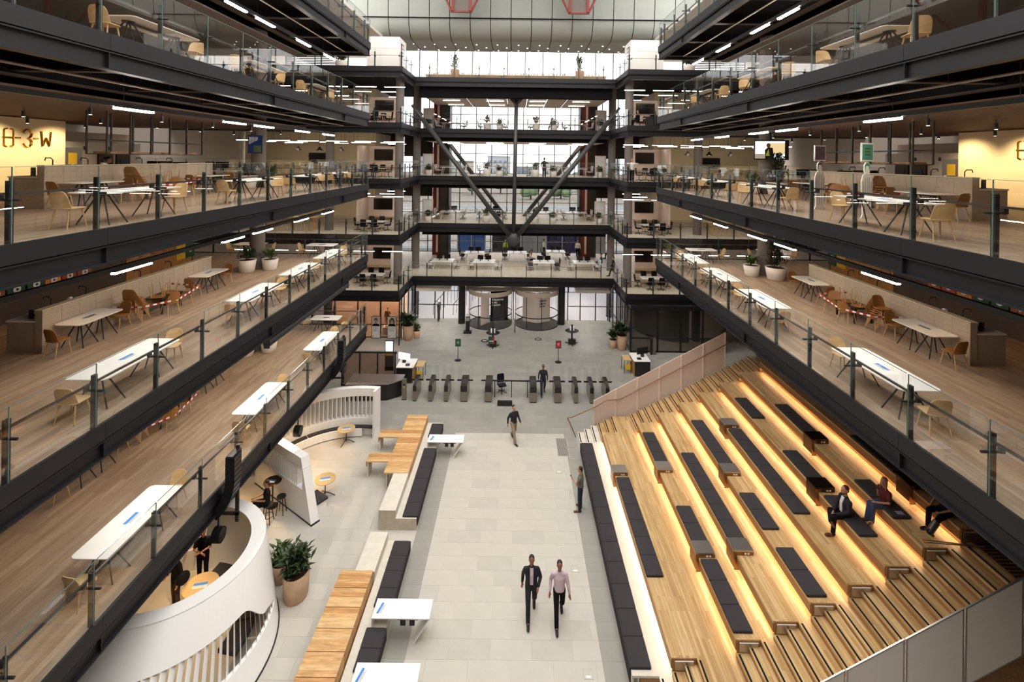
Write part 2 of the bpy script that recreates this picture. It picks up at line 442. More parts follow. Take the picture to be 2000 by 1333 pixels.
# ---- columns
def column(x, y, z0, z1, r, m, label):
    mb = MB(); mb.lathe([(r+.02, 0), (r+.02, .06), (r, .065), (r, z1-z0-.05), (r+.05, z1-z0-.04), (r+.05, z1-z0)], 24, (x, y, z0))
    return struct(mb.build('column', m, smooth=False), label)
for side in (-1, 1):
    for l in (1, 2, 3, 4):
        for y in (25.2, 3.5):
            column(mirror(side, 13.15), y, LV[l], LV[l+1]-.24, .36, 'column', f'round grey column on the {gal(side, l)}')
    for y in (12., 25.2):
        column(mirror(side, 15.), y, 0, LV[1]-.24, .36, 'column', f'round grey column under the {SIDE[side]} gallery')
    for l in (0, 1, 2, 3, 4):
        for k, (dx, y) in enumerate(((9.1, 38.6), (8.85, 44.2), (14.6, 38.6))):
            if l == 0 and k == 0: continue
            column(mirror(side, dx), y, LV[l], LV[l+1]-.3, .33, 'column' if l else 'black', f'round {"brown-grey" if l else "black"} column in the far {SIDE[side]} block {UP[l] if l else "at ground level"}')
for x in (-4.6, 4.0):
    column(x, 42.0, 0, LV[1]-.3, .3, 'black', 'round black column beside the revolving doors')
# ---- soffit services under each gallery
def soffit(side, l):
    z = LV[l]; X = lambda d: mirror(side, 8.62 + d)
    lab = f'under the {gal(side, l)}'
    bx = lambda a, b, *r: MB().box(*sorted((X(a), X(b))), *r)
    g = sgroup('ceiling', f'open black soffit with cross beams {lab}')
    y = 1.2
    while y < YE:
        bx(.05, 3.1, y-.09, y+.09, z-.62, z-.24).build('cross_beam', 'soffit', g)
        bx(.05, 3.1, y-.12, y+.12, z-.66, z-.62).build('flange', 'flange', g)
        y += 3.4
    bx(2.9, 3.1, -8, YE-.3, z-.72, z-.24).build('joist', 'soffit', g)
    bx(2.85, 3.15, -8, YE-.3, z-.76, z-.72).build('flange', 'flange', g)
    MB().cyl((X(1.0), -8, z-.82), (X(1.0), YE-1.4, z-.82), .03, n=8).build('pipe', 'pale_wall' if l > 4 else 'stone', g)
    mb = MB()
    for k in range(9):
        yy = 1 + 3.2*k; mb.cyl((X(1.0), yy, z-.82), (X(1.0), yy, z-.24), .008, n=5)
    mb.build('hangers', 'black', g)
    bx(1.28, 1.4, 2, YE-2.2, z-1.36, z-1.24).build('light_track', 'black', g)
    mb = MB()
    for k in range(8):
        yy = 3 + 3.2*k; mb.cyl((X(1.34), yy, z-1.24), (X(1.34), yy, z-.24), .008, n=5)
    mb.build('hangers', 'black', g)
    # inner timber baffles
    if l in (2, 3, 4):
        g2 = sgroup('ceiling', f'brown timber baffle ceiling {lab}')
        bx(3.4, 14.5, -4, 28.2, z-.95, z-.9).build('backing', 'ceiling_wood', g2)
        mb = MB(); d = 3.4
        while d < 14.4: mb.box(*sorted((X(d), X(d+.05))), -4, 28.2, z-1.07, z-.95); d += .16
        mb.build('baffles', 'ceiling_wood', g2, kind='stuff')
    else:
        struct(bx(3.4, 17, -4, 28.2, z-.98, z-.92).build('ceiling', 'column'), f'grey ceiling {lab}')
for side in (-1, 1):
    for l in (2, 3, 4, 5): soffit(side, l)
soffit(-1, 1)
# ---- inner walls of the galleries
for side in (-1, 1):
    X = lambda d: mirror(side, d)
    for l in (1, 2, 3, 4):
        z = LV[l]
        bx = lambda a, b, *r: MB().box(*sorted((X(a), X(b))), *r)
        if l == 3:
            struct(bx(20.75, 20.95, -8, 22.6, z, z+3.1).build('wall_inner', 'cream'), f'cream wall with raised lettering on the {gal(side, 3)}' if side < 0 else f'cream wall behind the counter on the {gal(side, 3)}')
            struct(bx(22.9, 23.1, 22.6, YE, z, z+2.75).build('wall_inner', 'pink_wall'), f'dusky pink wall past the cream wall on the {gal(side, 3)}')
            struct(bx(20.95, 23.1, 22.5, 22.6, z, z+2.75).build('wall_inner', 'pink_wall'))
        else:
            struct(bx(19.2, 19.4, -8, 23.5, z, z+3.1).build('wall_inner', 'brown_wall'), f'brown back wall of the {gal(side, l)}')
    # far block cross walls
    for l in (1, 2, 3, 4):
        z = LV[l]
        a, b = sorted((X(13.2), X(25.6)))
        struct(B(a, b, 46.2, 46.4, z, z+3.9).build('wall_far', 'cream' if l > 1 else 'pale_wall'), f'cream back wall of the far {SIDE[side]} block {UP[l]}')
        c_, d_ = sorted((X(13.2), X(13.4)))
        struct(B(c_, d_, 46.4, YW, z, z+3.9).build('wall_far', 'pale_wall'), f'side wall closing the far {SIDE[side]} bay {UP[l]}')
# ================================================================== BALUSTRADES
post_me = MB().box(-.045, -.012, -.07, .0, 0, 1.14).box(.012, .045, -.07, 0, 0, 1.14).box(-.045, .045, -.08, .01, 0, .015).mesh('post', 'black')
brk_me = MB().cyl((0, -.24, .8), (0, .16, .8), .026, n=10).box(-.035, .035, -.24, -.16, .78, .88).mesh('bracket', 'black')
def balustrade(p0, p1, z, out, label, s_posts, rail='gunmetal', hgt=1.38, brackets=True):
    p0, p1 = Vector(p0), Vector(p1); d = p1 - p0; L = d.length; rz = math.atan2(d.y, d.x)
    flip = 1 if Vector((-d.y, d.x)).dot(Vector(out)) > 0 else -1
    g = thing('balustrade', label, 'balustrade', (p0.x, p0.y, z), rz)
    sp = [s for s in s_posts if .02 <= s <= L-.02]
    for s in sp:
        link(post_me, 'post', g, (s, -flip*.03, 0), (0, 0, 0) if flip > 0 else (0, 0, math.pi))
        if brackets: link(brk_me, 'bracket', g, (s, -flip*.03, 0), (0, 0, 0) if flip > 0 else (0, 0, math.pi))
    ed = [0.0] + sp + [L]
    cache = {}
    for a, b in zip(ed, ed[1:]):
        w = b - a
        if w < .2: continue
        k = round(w, 2)
        if k not in cache:
            cache[k] = MB().box(.02, w-.02, -.008, .008, .01, hgt).mesh('glass_panel', 'glass')
        p = link(cache[k], 'glass_panel', g, (a, flip*.0, 0))
        ek = ('e', k)
        if ek not in cache: cache[ek] = MB().box(.02, w-.02, -.009, .009, hgt, hgt+.008).box(w-.03, w-.016, -.009, .009, .01, hgt).mesh('glass_edge', 'glass_edge')
        link(cache[ek], 'glass_edge', p)
    MB().box(0, L, *sorted((-flip*.24, -flip*.19)), .88, .92).build('handrail', rail, g)
    MB().box(0, L, *sorted((-flip*.03, flip*.03)), 0, .035).build('shoe_channel', 'black', g)
    return g
for side in (-1, 1):
    x = mirror(side, 8.6)
    for l in (1, 2, 3, 4, 5):
        if side > 0 and l == 1: continue
        y0 = 1.4
        balustrade((x, y0), (x, YE-.05), LV[l], (-side, 0), f'glass balustrade with dark posts along the {gal(side, l)}', [8.55 - 3*1.775 - y0 + 1.775*i - .0 for i in range(16)])
        L = 17
        balustrade((x, YE-.05), (side*25.9, YE-.05), LV[l], (0, 1), f'glass balustrade across the far end of the {gal(side, l)}', [.1 + 1.8*i for i in range(10)])
for l in (1, 2, 3, 4, 5):
    z = LV[l]; yb = 41 if l in (1, 5) else YB
    for side, x in ((-1, -8.7), (1, 8.25)):
        balustrade((x, YP+.05), (side*25.9, YP+.05), z, (0, -1), f'glass balustrade on the front of the far {SIDE[side]} block {UP[l]}', [.05 + 2.0*i for i in range(9)], 'satin_steel')
        balustrade((x, YP+.05), (x, yb), z, (-side, 0), f'glass balustrade on the side return of the far {SIDE[side]} block {UP[l]}', [.05 + 1.65*i for i in range(5)], 'satin_steel')
    balustrade((-8.7, yb), (8.25, yb), z, (0, -1), f'glass balustrade along the far bridge {UP[l]}', [1.2 + 2.1*i for i in range(8)], 'satin_steel', brackets=(l in (1, 5)))
# ================================================================== FAR END
_tcache = {}
def text(body, size, loc, rot, m, parent, name='lettering', ext=.002, align='LEFT', space=1.0, offset=0):
    k = (body, size, m, align, ext, offset)
    if k not in _tcache:
        c = bpy.data.curves.new(name, 'FONT'); c.body = body; c.size = size; c.extrude = ext; c.align_x = align; c.space_line = space; c.resolution_u = 2; c.offset = offset
        o = bpy.data.objects.new('tmp', c); COL.objects.link(o)
        dg = bpy.context.evaluated_depsgraph_get()
        me = bpy.data.meshes.new_from_object(o.evaluated_get(dg)); me.materials.clear(); me.materials.append(M[m])
        bpy.data.objects.remove(o); _tcache[k] = me
    o = bpy.data.objects.new(name, _tcache[k]); COL.objects.link(o); o.parent = parent; o.location = loc; o.rotation_euler = rot
    return o
FRONT = (R(90), 0, 0)      # lettering that faces the viewer (-Y)
# ---- curved white bulkhead, panel by panel
bh = sgroup('wall_far', 'curved white panelled bulkhead above the far windows')
YC, ZC, RR = 47.3, 27.3, 1.7
prof = [(YW-.1, 25.6), (49.6, 25.6), (YC, 25.6)] + [(YC - RR*math.sin(R(a)), ZC - RR*math.cos(R(a))) for a in range(6, 91, 6)]
def strip(prof, t, w):
    o = []
    mb = MB(); rings = []
    for i, (y, z) in enumerate(prof):
        a = prof[max(0, i-1)]; b = prof[min(len(prof)-1, i+1)]
        n = Vector((-(b[1]-a[1]), b[0]-a[0])).normalized()
        rings.append([(0, y, z), (w, y, z), (w, y-n.x*t, z-n.y*t), (0, y-n.x*t, z-n.y*t)])
    return mb.ring(rings)
low_me = strip(prof, .03, 1.85).mesh('panel', 'panel')
up_me = strip([(45.6, 27.36), (45.5, 29), (45.3, 31), (45.0, 34)], .03, 1.85).mesh('panel', 'panel')
for i in range(-11, 12):
    x = -.7 + 1.92*i
    link(low_me, 'panel', bh, (x, 0, 0)); link(up_me, 'panel', bh, (x, 0, 0))
B(-24, 24, 47.6, 52.2, 25.75, 34).build('backing', 'panel_back', bh)
mb = strip([(y+.2, z+.2) for y, z in prof[2:]], .03, 46); mb.v = [(x-23, y, z) for x, y, z in mb.v]; mb.build('backing', 'panel_back', bh)
B(-24, 24, 45.75, 46.2, 27.3, 34).build('backing', 'panel_back', bh)
pr = MB().cyl((-23, 45.4, 27.32), (23, 45.4, 27.32), .05, n=8)
tag(pr.build('pipe', 'black_matt'), 'thin black pipe running across the white bulkhead', 'pipe')
dl = MB().lathe([(.06, 0), (.06, -.015), (.05, -.02)], 14).mesh('downlight', 'spot_lens')
for i, (dx, y) in enumerate([(j*2.1 + (k % 2)*.9, 48.6 + 1.25*k) for k in range(3) for j in range(-5, 6)]):
    o = link(dl, 'downlight', None, (dx, y, 25.57)); tag(o, 'small round downlight in the curved white bulkhead soffit', 'downlight', 'downlights in the bulkhead soffit')
# ---- red roof trusses in front of the bulkhead
for k, xc in enumerate((-5.1, 5.4)):
    t = thing('roof_truss', f'red steel truss leg hanging before the bulkhead, {"left" if k == 0 else "right"} one', 'truss', (xc, 43.6, 27.3))
    for sx in (-.85, .75): MB().box(sx-.12, sx+.12, -.12, .12, .05, 6.5).build('upright', 'red_steel', t)
    MB().box(-1.0, .9, -.12, .12, -.02, .12).build('tie', 'red_steel', t)
    B(-.7, .65, -.02, .04, .15, 6.4).build('infill_panel', 'column', t)
    MB().cyl((-.95, 0, .1), (-2.9, 0, 4.2), .1, n=8).build('brace', 'red_steel', t)
    MB().cyl((.85, 0, .1), (2.8, 0, 4.2), .1, n=8).build('brace', 'red_steel', t)
for side in (-1, 1):
    t = thing('roof_frame', f'red steel side frame of the roof beyond the top {SIDE[side]} gallery', 'truss', (mirror(side, 14.5), 33, 21.2))
    for k in range(3):
        MB().box(-.15, .15, -k*6-.15, -k*6+.15, 0, 12).build('upright', 'red_steel', t)
        MB().cyl((0, -k*6, .3), (0, -k*6+5.5, 6), .12, n=8).build('brace', 'red_steel', t)
    MB().box(-.15, .15, -12.5, .5, 5.9, 6.2).build('rail', 'red_steel', t)
# skylight purlins over the void (daylight comes through between them)
sk = sgroup('ceiling', 'open glazed skylight frame over the hall')
for k in range(6): B(-13, 13, -4+8*k, -3.7+8*k, 33.4, 34).build('rafter', 'white_matt', sk)
# ---- back facade windows, floor by floor
for l in (0, 1, 2, 3, 4, 5):
    z0 = LV[l]; z1 = 25.6 if l == 5 else LV[l+1]-.3
    wg = sgroup(f'window_{l+1}', f'tall bright far facade window {UP[l] if l else "at ground level"}')
    st = 1.88 if l == 5 else 1.68
    n = int(26/st); x0 = -n*st/2 - .2
    trans = [z0+1.15, z0+2.1] if l < 5 else []
    pane = MB().box(.03, st-.03, 0, .02, z0+.02, (trans[0] if trans else z1)-.02).mesh('pane', 'glass_solar')
    pane2 = MB().box(.03, st-.03, 0, .02, (trans[0] if trans else z1-1)+.02, z1).mesh('pane', 'glass_solar')
    mul = MB().box(-.04, .04, -.09, .05, z0, z1).mesh('mullion', 'black')
    for i in range(n+1): link(mul, 'mullion', wg, (x0+i*st, YW, 0))
    for i in range(n):
        link(pane, 'pane', wg, (x0+i*st, YW, 0))
        if trans: link(pane2, 'pane', wg, (x0+i*st, YW, 0))
    for t in trans: B(x0, x0+n*st, YW-.03, YW+.05, t-.03, t+.03).build('transom', 'column', wg)
    B(x0, x0+n*st, YW-.05, YW+.06, z0, z0+.06).build('sill', 'column', wg)
# brick-red lift piers either side
for side, x in ((-1, -7.9), (1, 7.4)):
    g = sgroup('wall_pier', f'dark red pier against the far windows, {SIDE[side]} side')
    B(x-.75, x+.75, 50.2, 51.6, 3.95, 21).build('pier', 'red_shaft', g)
    B(x-.95 if side > 0 else x+.75, x-.75 if side > 0 else x+.95, 50, 51.8, 3.95, 21).build('steel_column', 'black', g)
    for l in (1, 2, 3, 4):
        B(x-.35, x-.15, 50.1, 50.2, LV[l]+.3, LV[l]+3.0).build('pale_strip', 'pale_wall', g)
        B(x+.05, x+.8, 50.0, 50.2, LV[l], LV[l]+3.2).build('door_leaf', 'matt_dark', g)
# ---- V struts
def strut(p0, p1, r, label, head=True):
    t = thing('diagonal_strut', label, 'strut', p0)
    d = Vector(p1) - Vector(p0)
    MB().cyl((0, 0, 0), d, r, n=18).build('tube', 'strut', t, True)
    n = d.normalized()
    if head:
        MB().cyl(d - n*.1, d + n*1.5, r*.8, r*.55, n=12).build('forked_end', 'strut', t)
        s = n.orthogonal().normalized()
        MB().obox(d + n*.5, (r*3.0, .08, r*2.6), 0, 0, math.atan2(d.x, d.z)).build('gusset', 'strut', t)
    return t
ys = 42.35
t = thing('steel_mast', 'vertical grey steel mast in the middle of the far bridges', 'mast', (-.23, ys, 7.4))
MB().cyl((0, 0, 0), (.1, 0, 12.1), .17, n=16).build('tube', 'strut', t, True)
MB().prism([(-.55, 12.1), (.75, 12.1), (.3, 11.6), (-.1, 11.6)], -.1, .1, 'y').build('head_plate', 'strut', t)
nd = MB(); nd.lathe([(.12, -.75), (.32, -.68), (.48, -.4), (.52, -.1), (.42, .2), (.2, .36)], 18)
o = nd.build('node', 'strut', t, True); o.scale = (1, .7, 1)
strut((-.5, ys, 7.5), (-8.3, ys, 17.6), .2, 'front diagonal strut rising left from the mast foot')
strut((.1, ys, 7.5), (7.95, ys, 17.6), .2, 'front diagonal strut rising right from the mast foot')
strut((-.5, 49.6, 7.5), (-8.9, 49.6, 18.2), .2, 'rear diagonal strut rising left before the far windows', False)
strut((.1, 49.6, 7.5), (8.5, 49.6, 18.2), .2, 'rear diagonal strut rising right before the far windows', False)
# ---- glazed entrance at ground level
eg = sgroup('window_7', 'black framed glass entrance screen beneath the far bridge')
for x in (-8.6, -7.1, -6.35, -4.95, -.15, 4.65, 5.75, 7.1, 8.2):
    B(x-.04, x+.04, 43.0, 43.1, 0, 3.4).build('mullion', 'black', eg)
for a, b in ((-8.6, -7.1), (-7.1, -6.35), (-6.35, -4.95), (4.65, 5.75), (5.75, 7.1), (7.1, 8.2)):
    B(a+.04, b-.04, 43.04, 43.06, .05, 1.2).build('pane', 'glass_clear', eg); B(a+.04, b-.04, 43.04, 43.06, 1.26, 3.4).build('pane', 'glass_clear', eg)
    B(a+.04, b-.04, 43.02, 43.08, 1.2, 1.26).build('transom', 'black', eg)
for a, b in ((-8.5, -5.6), (5.2, 8.1)):
    B(a, b, 41.6, 42.9, 2.8, 3.08).build('canopy_box', 'pale_wall', eg)
B(-4.3, 3.9, 42.2, 42.9, 2.75, 3.05).build('canopy_box', 'stone', eg)
for side, x in ((-1, -8.75), (1, 8.3)):
    g = sgroup(f'window_{8 if side < 0 else 9}', f'lilac lit glass side wall of the {SIDE[side]} entrance bay')
    for k in range(5):
        y = 36.8 + 1.5*k
        B(x-.04, x+.04, y-.04, y+.04, 0, 3.4).build('mullion', 'black', g); B(x-.012, x+.012, y+.04, y+1.46, .05, 3.4).build('pane', 'glass_clear', g)
    B(x-.03, x+.03, 36.8, 44.3, 1.2, 1.26).build('transom', 'black', g)
struct(B(-26, 26, 43.1, 56, -.012, .004).build('floor', 'paving'), 'pale paving beyond the glass entrance')
# stair balustrades and turnstile posts seen through the glass
for k, x in enumerate((-7.4, -5.6)):
    t = thing('stair_handrail', f'black stair handrail behind the left entrance glass, {"outer" if k == 0 else "inner"} one', 'handrail', (x, 44, 0))
    MB().tube([(0, 0, .95), (.6, 2, 1.4), (1.8, 6, 2.6)], .035, 6).build('rail', 'black', t)
    for j in range(8): MB().cyl((.22*j, .75*j, 0), (.22*j, .75*j, .9+.2*j), .02, n=6).build('baluster', 'black', t)
for k in range(2):
    tag(MB().box(-6.75+k*.0, -6.6, 42.3+k*.5, 42.4+k*.5, 0, 1.45).box(-6.78, -6.57, 42.25+k*.5, 42.45+k*.5, 1.25, 1.5).build('door_post', 'gunmetal'), f'slim steel access post by the left entrance glass, {"front" if k == 0 else "rear"} one', 'post')
# revolving doors
def revolving(xc, yc, label, panels):
    t = thing('revolving_door', label, 'revolving door', (xc, yc, 0))
    r = 1.85
    MB().lathe([(r+.03, 0), (r+.03, .012), (.2, .013)], 40).build('floor_mat', 'matt_dark', t)
    def arc(a0, a1, z0, z1, rr, th, n=14):
        return MB().ring([[((rr+q)*math.cos(a), (rr+q)*math.sin(a), zz) for q, zz in ((0, z0), (th, z0), (th, z1), (0, z1))] for a in [R(a0+(a1-a0)*i/n) for i in range(n+1)]])
    for a0 in range(0, 360, 40):
        if a0 in (80, 240): continue
        arc(a0+1, a0+39, .02, 2.7, r, .015).build('curved_pane', 'glass', t)
    arc(0, 360, 2.7, 3.05, r, .05, 40).build('head_ring', 'stone', t)
    arc(0, 360, .95, 1.03, r, .03, 40).build('mid_ring', 'black', t)
    arc(0, 360, .0, .06, r, .03, 40).build('base_ring', 'black', t)
    for a in (0, 80, 120, 180, 240, 280): MB().cyl((r*math.cos(R(a)), r*math.sin(R(a)), 0), (r*math.cos(R(a)), r*math.sin(R(a)), 2.7), .03, n=6).build('jamb', 'black', t)
    for (p0, p1, m, txt, tm, x0) in panels:
        p0, p1 = Vector(p0), Vector(p1); d = p1-p0; L = d.length; rz = math.atan2(d.y, d.x)
        pn = MB().box(0, L, -.02, .02, .12, 2.7).build('door_panel', m, t); pn.location = (p0.x, p0.y, 0); pn.rotation_euler = (0, 0, rz)
        MB().box(-.03, L+.03, -.03, .03, .06, .14).build('bottom_rail', 'satin_steel', pn)
        if txt: text(txt, .27, (x0, -.025, 1.9), FRONT, tm, pn, space=.85, offset=.008)
        if txt: B(x0, x0+.85, -.026, -.021, 2.2, 2.24).build('print_line', tm, pn)
    return t
revolving(-2.13, 42.1, 'left revolving glass door with a black printed panel', [
    ((-.75, -1.15, 0), (-.1, -.2, 0), 'felt', None, None, 0), ((0, 0, 0), (1.5, .35, 0), 'black_matt', 'Messages\nthat\nmatter.', 'paper', .12)])
revolving(1.87, 42.1, 'right revolving glass door with pale printed panels', [
    ((-1.2, .35, 0), (0, -.35, 0), 'felt', None, None, 0), ((0, -.35, 0), (1.15, .25, 0), 'felt', 'Better\nstarts\nhere.', 'black_matt', .25)])
# blade with faint print on the left leaf and right leaf
# ---- outside: rail yard and town beyond the windows
og = struct(B(-260, 260, 56, 420, -.4, -.05).build('floor', 'gravel'), 'gravel rail yard outside the far windows')
for i in range(14):
    y = 62 + i*5.5 + (i % 3)*2.4
    tk = thing('railway_track', 'railway track crossing the gravel yard outside', 'railway track', (0, y, 0), 0, 'railway tracks outside')
    for s in (-.72, .72): MB().box(-120, 120, s-.05, s+.05, -.05, .18).build('rail', 'rails', tk)
    if i % 4 == 1:
        B(-120, 120, 1.9, 2.2, -.05, .9).build('kerb', 'city', tk)
rnd = random.Random(3)
for i in range(26):
    x = -240 + 19*i + rnd.uniform(-.4, .4); y = rnd.uniform(230, 330); ww = rnd.uniform(10, 17); h = rnd.uniform(7, 16) + (10 if i % 5 == 0 else 0)
    t = thing('town_building', 'hazy pale town building beyond the rail yard', 'building', (x, y, 0), 0, 'distant town buildings')
    B(-ww/2, ww/2, 0, 10, 0, h).build('wall', ('city', 'city2', 'city3')[i % 3], t)
    B(-ww/2-.3, ww/2+.3, -.3, 10.3, h, h+.4).build('roof', 'city2', t)
    wm = B(-.8, .8, -.12, .05, 0, 1.5).mesh('window', 'city_glass')
    for a in range(int(ww//3.2)):
        for b in range(int(h//3.4)): link(wm, 'window', t, (-ww/2+1.9+a*3.2, 0, 1+b*3.4))
for i in range(30):
    x = -160 + 11*i + rnd.uniform(-.5, .5); y = rnd.uniform(165, 225); h = rnd.uniform(5, 10)
    t = thing('distant_tree', 'hazy green tree beyond the rail yard', 'tree', (x, y, 0), 0, 'distant trees')
    mb = MB()
    for k in range(7): mb.ell((rnd.uniform(-2, 2), rnd.uniform(-2, 2), h*.45+rnd.uniform(0, h*.45)), (rnd.uniform(1.6, 2.8),)*3, 8, 6)
    mb.build('crown', 'tree_far', t); MB().cyl((0, 0, 0), (0, 0, h*.5), .3, n=6).build('trunk', 'stem', t)
# hoardings and sheds just outside the first floor
for i, (x, ww, m, h) in enumerate(((-5.5, 3.4, 'hoarding_blue', 6.6), (-1.2, 3.5, 'black', 6.2), (2.2, 3.0, 'rails', 6.4), (5.8, 4.0, 'hoarding_navy', 5.9), (9.8, 3.0, 'city3', 6.8))):
    t = thing('site_hoarding', f'{("bright blue", "dark", "pale grey", "navy blue", "sand coloured")[i]} site hoarding just outside the first floor windows', 'hoarding', (x, 60+i*.4, 0))
    B(-ww/2, ww/2, 0, .15, 0, h).build('board', m, t)
    for k in range(3): MB().box(-ww/2+k*ww/2-.06, -ww/2+k*ww/2+.06, -.1, .0, 0, h+.3).build('stanchion', 'rails', t)
# ================================================================== TIMBER AMPHITHEATRE STAIR
RZ, TD = .168, .329
def step_x(n):   # x of riser n (1..25)
    if n <= 6: return 3.3 + (n-1)*.33
    return 5.99 + (n-7)*TD
YN0, YN1 = 11.05, 12.95     # near flight
YF0, YF1 = 23.6, 25.1       # far flight
tiers = []                  # (x front, z top)
tiers.append((3.25, .504)); tiers.append((4.28, 1.008))
for k in range(7): tiers.append((5.99 + k*3*TD, 1.512 + .504*k))
XT = 12.9
stair = sgroup('floor', 'stepped timber amphitheatre stair rising to the right')
TP = .06
for i, (x, z) in enumerate(tiers):
    xn = tiers[i+1][0] if i+1 < len(tiers) else XT
    conc = i == 0
    top = 'concrete' if conc else 'tread'
    B(x, xn+.16, YN1, YF0, z-TP, z).build('tier_deck', top, stair)
    # front board stands proud of a recessed plinth with the light strip tucked below it
    MB().box(x-.002, x+.04, YN1, YF0, z-.29, z-TP+.002).build('front_board', 'concrete' if conc else 'riser_wood', stair)
    B(x+.14, x+.18, YN1, YF0, z-.56, z-.05).build('plinth', 'concrete' if conc else 'riser_wood', stair)
    if i > 0:
        o = B(x+.045, x+.075, YN1+.1, YF0-.1, z-.29, z-.275).build('light_strip', 'led_stair', stair)
# solid side cheeks under the tiers
pn = [(tiers[0][0]+.2, 0)]
for i, (x, z) in enumerate(tiers): pn += [(x+.2, z-.08)] if i == 0 else [(x+.2, tiers[i-1][1]-.08), (x+.2, z-.08)]
pn += [(XT, tiers[-1][1]-.08), (XT, 0)]
MB().prism(pn, YN1, YN1+.03, 'y').build('cheek', 'riser_wood', stair); MB().prism(pn, YF0-.03, YF0, 'y').build('cheek', 'riser_wood', stair)
B(XT, XT+.04, YN1, YF0, 4.2, 4.5).build('front_board', 'riser_wood', stair); B(XT, XT+.6, YN0, YF1, 4.0, 4.205).build('top_landing', 'tread', stair)
# two flights
for fl, (y0, y1) in enumerate(((YN0, YN1), (YF0, YF1))):
    for n in range(1, 26):
        x = step_x(n); xn = step_x(n+1) if n < 25 else XT+.02
        if fl == 0 and n > 0: pass
        z = n*RZ; white = n <= 3
        a, b = (y0, y1)
        st = MB().box(x, xn+.03, a, b, z-.05, z).build('tread', 'concrete' if white else 'tread', stair)
        MB().box(x+.015, x+.035, a, b, z-RZ-.01, z-.05).build('riser', 'concrete' if white else 'riser_wood', stair)
        B(x+.045, x+.095, a+.06, b-.06, z-.01, z+.004).build('nosing_strip', 'black_matt', st)
    pf = [(3.36, 0)]
    for n in range(1, 26): pf += [(step_x(n)+.04, (n-1)*RZ-.06 if n > 1 else 0), (step_x(n)+.04, n*RZ-.06)]
    pf += [(XT, 25*RZ-.06), (XT, 0)]
    MB().prism(pf, y0+.02, y1-.02, 'y').build('carriage', 'riser_wood', stair)
# recessed step boxes at the near end of each tier
for i, (x, z) in enumerate(tiers[1:]):
    g = thing('step_box', f'steel fronted recess at the near end of timber tier, {ORD[i]} from the bottom', 'recess')
    g.location = (x+.02, YN1, z)
    B(.0, .62, -.03, .0, -.34, .0).build('frame', 'riser_wood', g)
    B(.06, .56, -.045, -.03, -.3, -.04).build('steel_face', 'satin_steel', g)
    B(.06, .56, -.06, -.045, -.06, -.04).build('lip', 'white', g)
# ---- seat cushions in rows; each row a run of separate pads
pad_n = 0
def pad_mesh(w, L, h=.075, drape=False):
    mb = MB(); pr = rrect(w, L-.012, .03, 3)
    mb.ring([[(p[0]*s, p[1]*s2, zz) for p in pr] for s, s2, zz in ((.985, .99, 0), (1, 1, .012), (1, 1, h-.015), (.96, .975, h))])
    if drape: mb.box(-w/2-.035, -w/2+.005, -L/2+.008, L/2-.008, -.36, h-.02)
    return mb.mesh('cushion', 'fabric')
_pm = {}
def row(tier, ya, yb, n, what, drape=False, dx=0.0):
    x, z = tiers[tier]; w = .54 if not drape else .55; L = (yb-ya)/n
    k = (round(L, 3), drape)
    if k not in _pm: _pm[k] = pad_mesh(w, L, .075, drape)
    for i in range(n):
        o = bpy.data.objects.new('seat_cushion', _pm[k]); COL.objects.link(o); o.location = (x + w/2 - (.0 if not drape else .0) + dx, yb - (i+.5)*L, z)
        tag(o, f'charcoal pad, {("farthest" if i == 0 else ORD[i]+" from far end")}, on {what}', 'cushion', f'seat pads on the {what}')
row(0, 13.1, 23.45, 12, 'concrete bench at stair foot', True)
row(1, 15.42, 20.2, 6, 'lowest timber tier')
row(2, 20.37, 22.65, 3, 'far second timber tier')
row(2, 16.15, 17.86, 2, 'middle of second timber tier')
row(2, 13.1, 15.49, 3, 'near second timber tier')
row(3, 15.73, 20.27, 6, 'third timber tier')
row(4, 18.66, 21.88, 4, 'far fourth timber tier')
row(4, 15.47, 17.13, 2, 'middle of fourth timber tier')
row(4, 13.09, 14.72, 2, 'near fourth timber tier')
row(5, 15.48, 20.3, 6, 'fifth timber tier')
row(6, 20.26, 21.93, 2, 'far sixth timber tier')
row(6, 16.35, 17.98, 2, 'middle of sixth timber tier')
row(6, 13.92, 15.58, 2, 'near sixth timber tier')
row(7, 18.22, 20.39, 3, 'far seventh timber tier')
row(7, 13.95, 15.6, 2, 'near seventh timber tier')
row(8, 15.25, 17.25, 2, 'top timber tier below the beam')
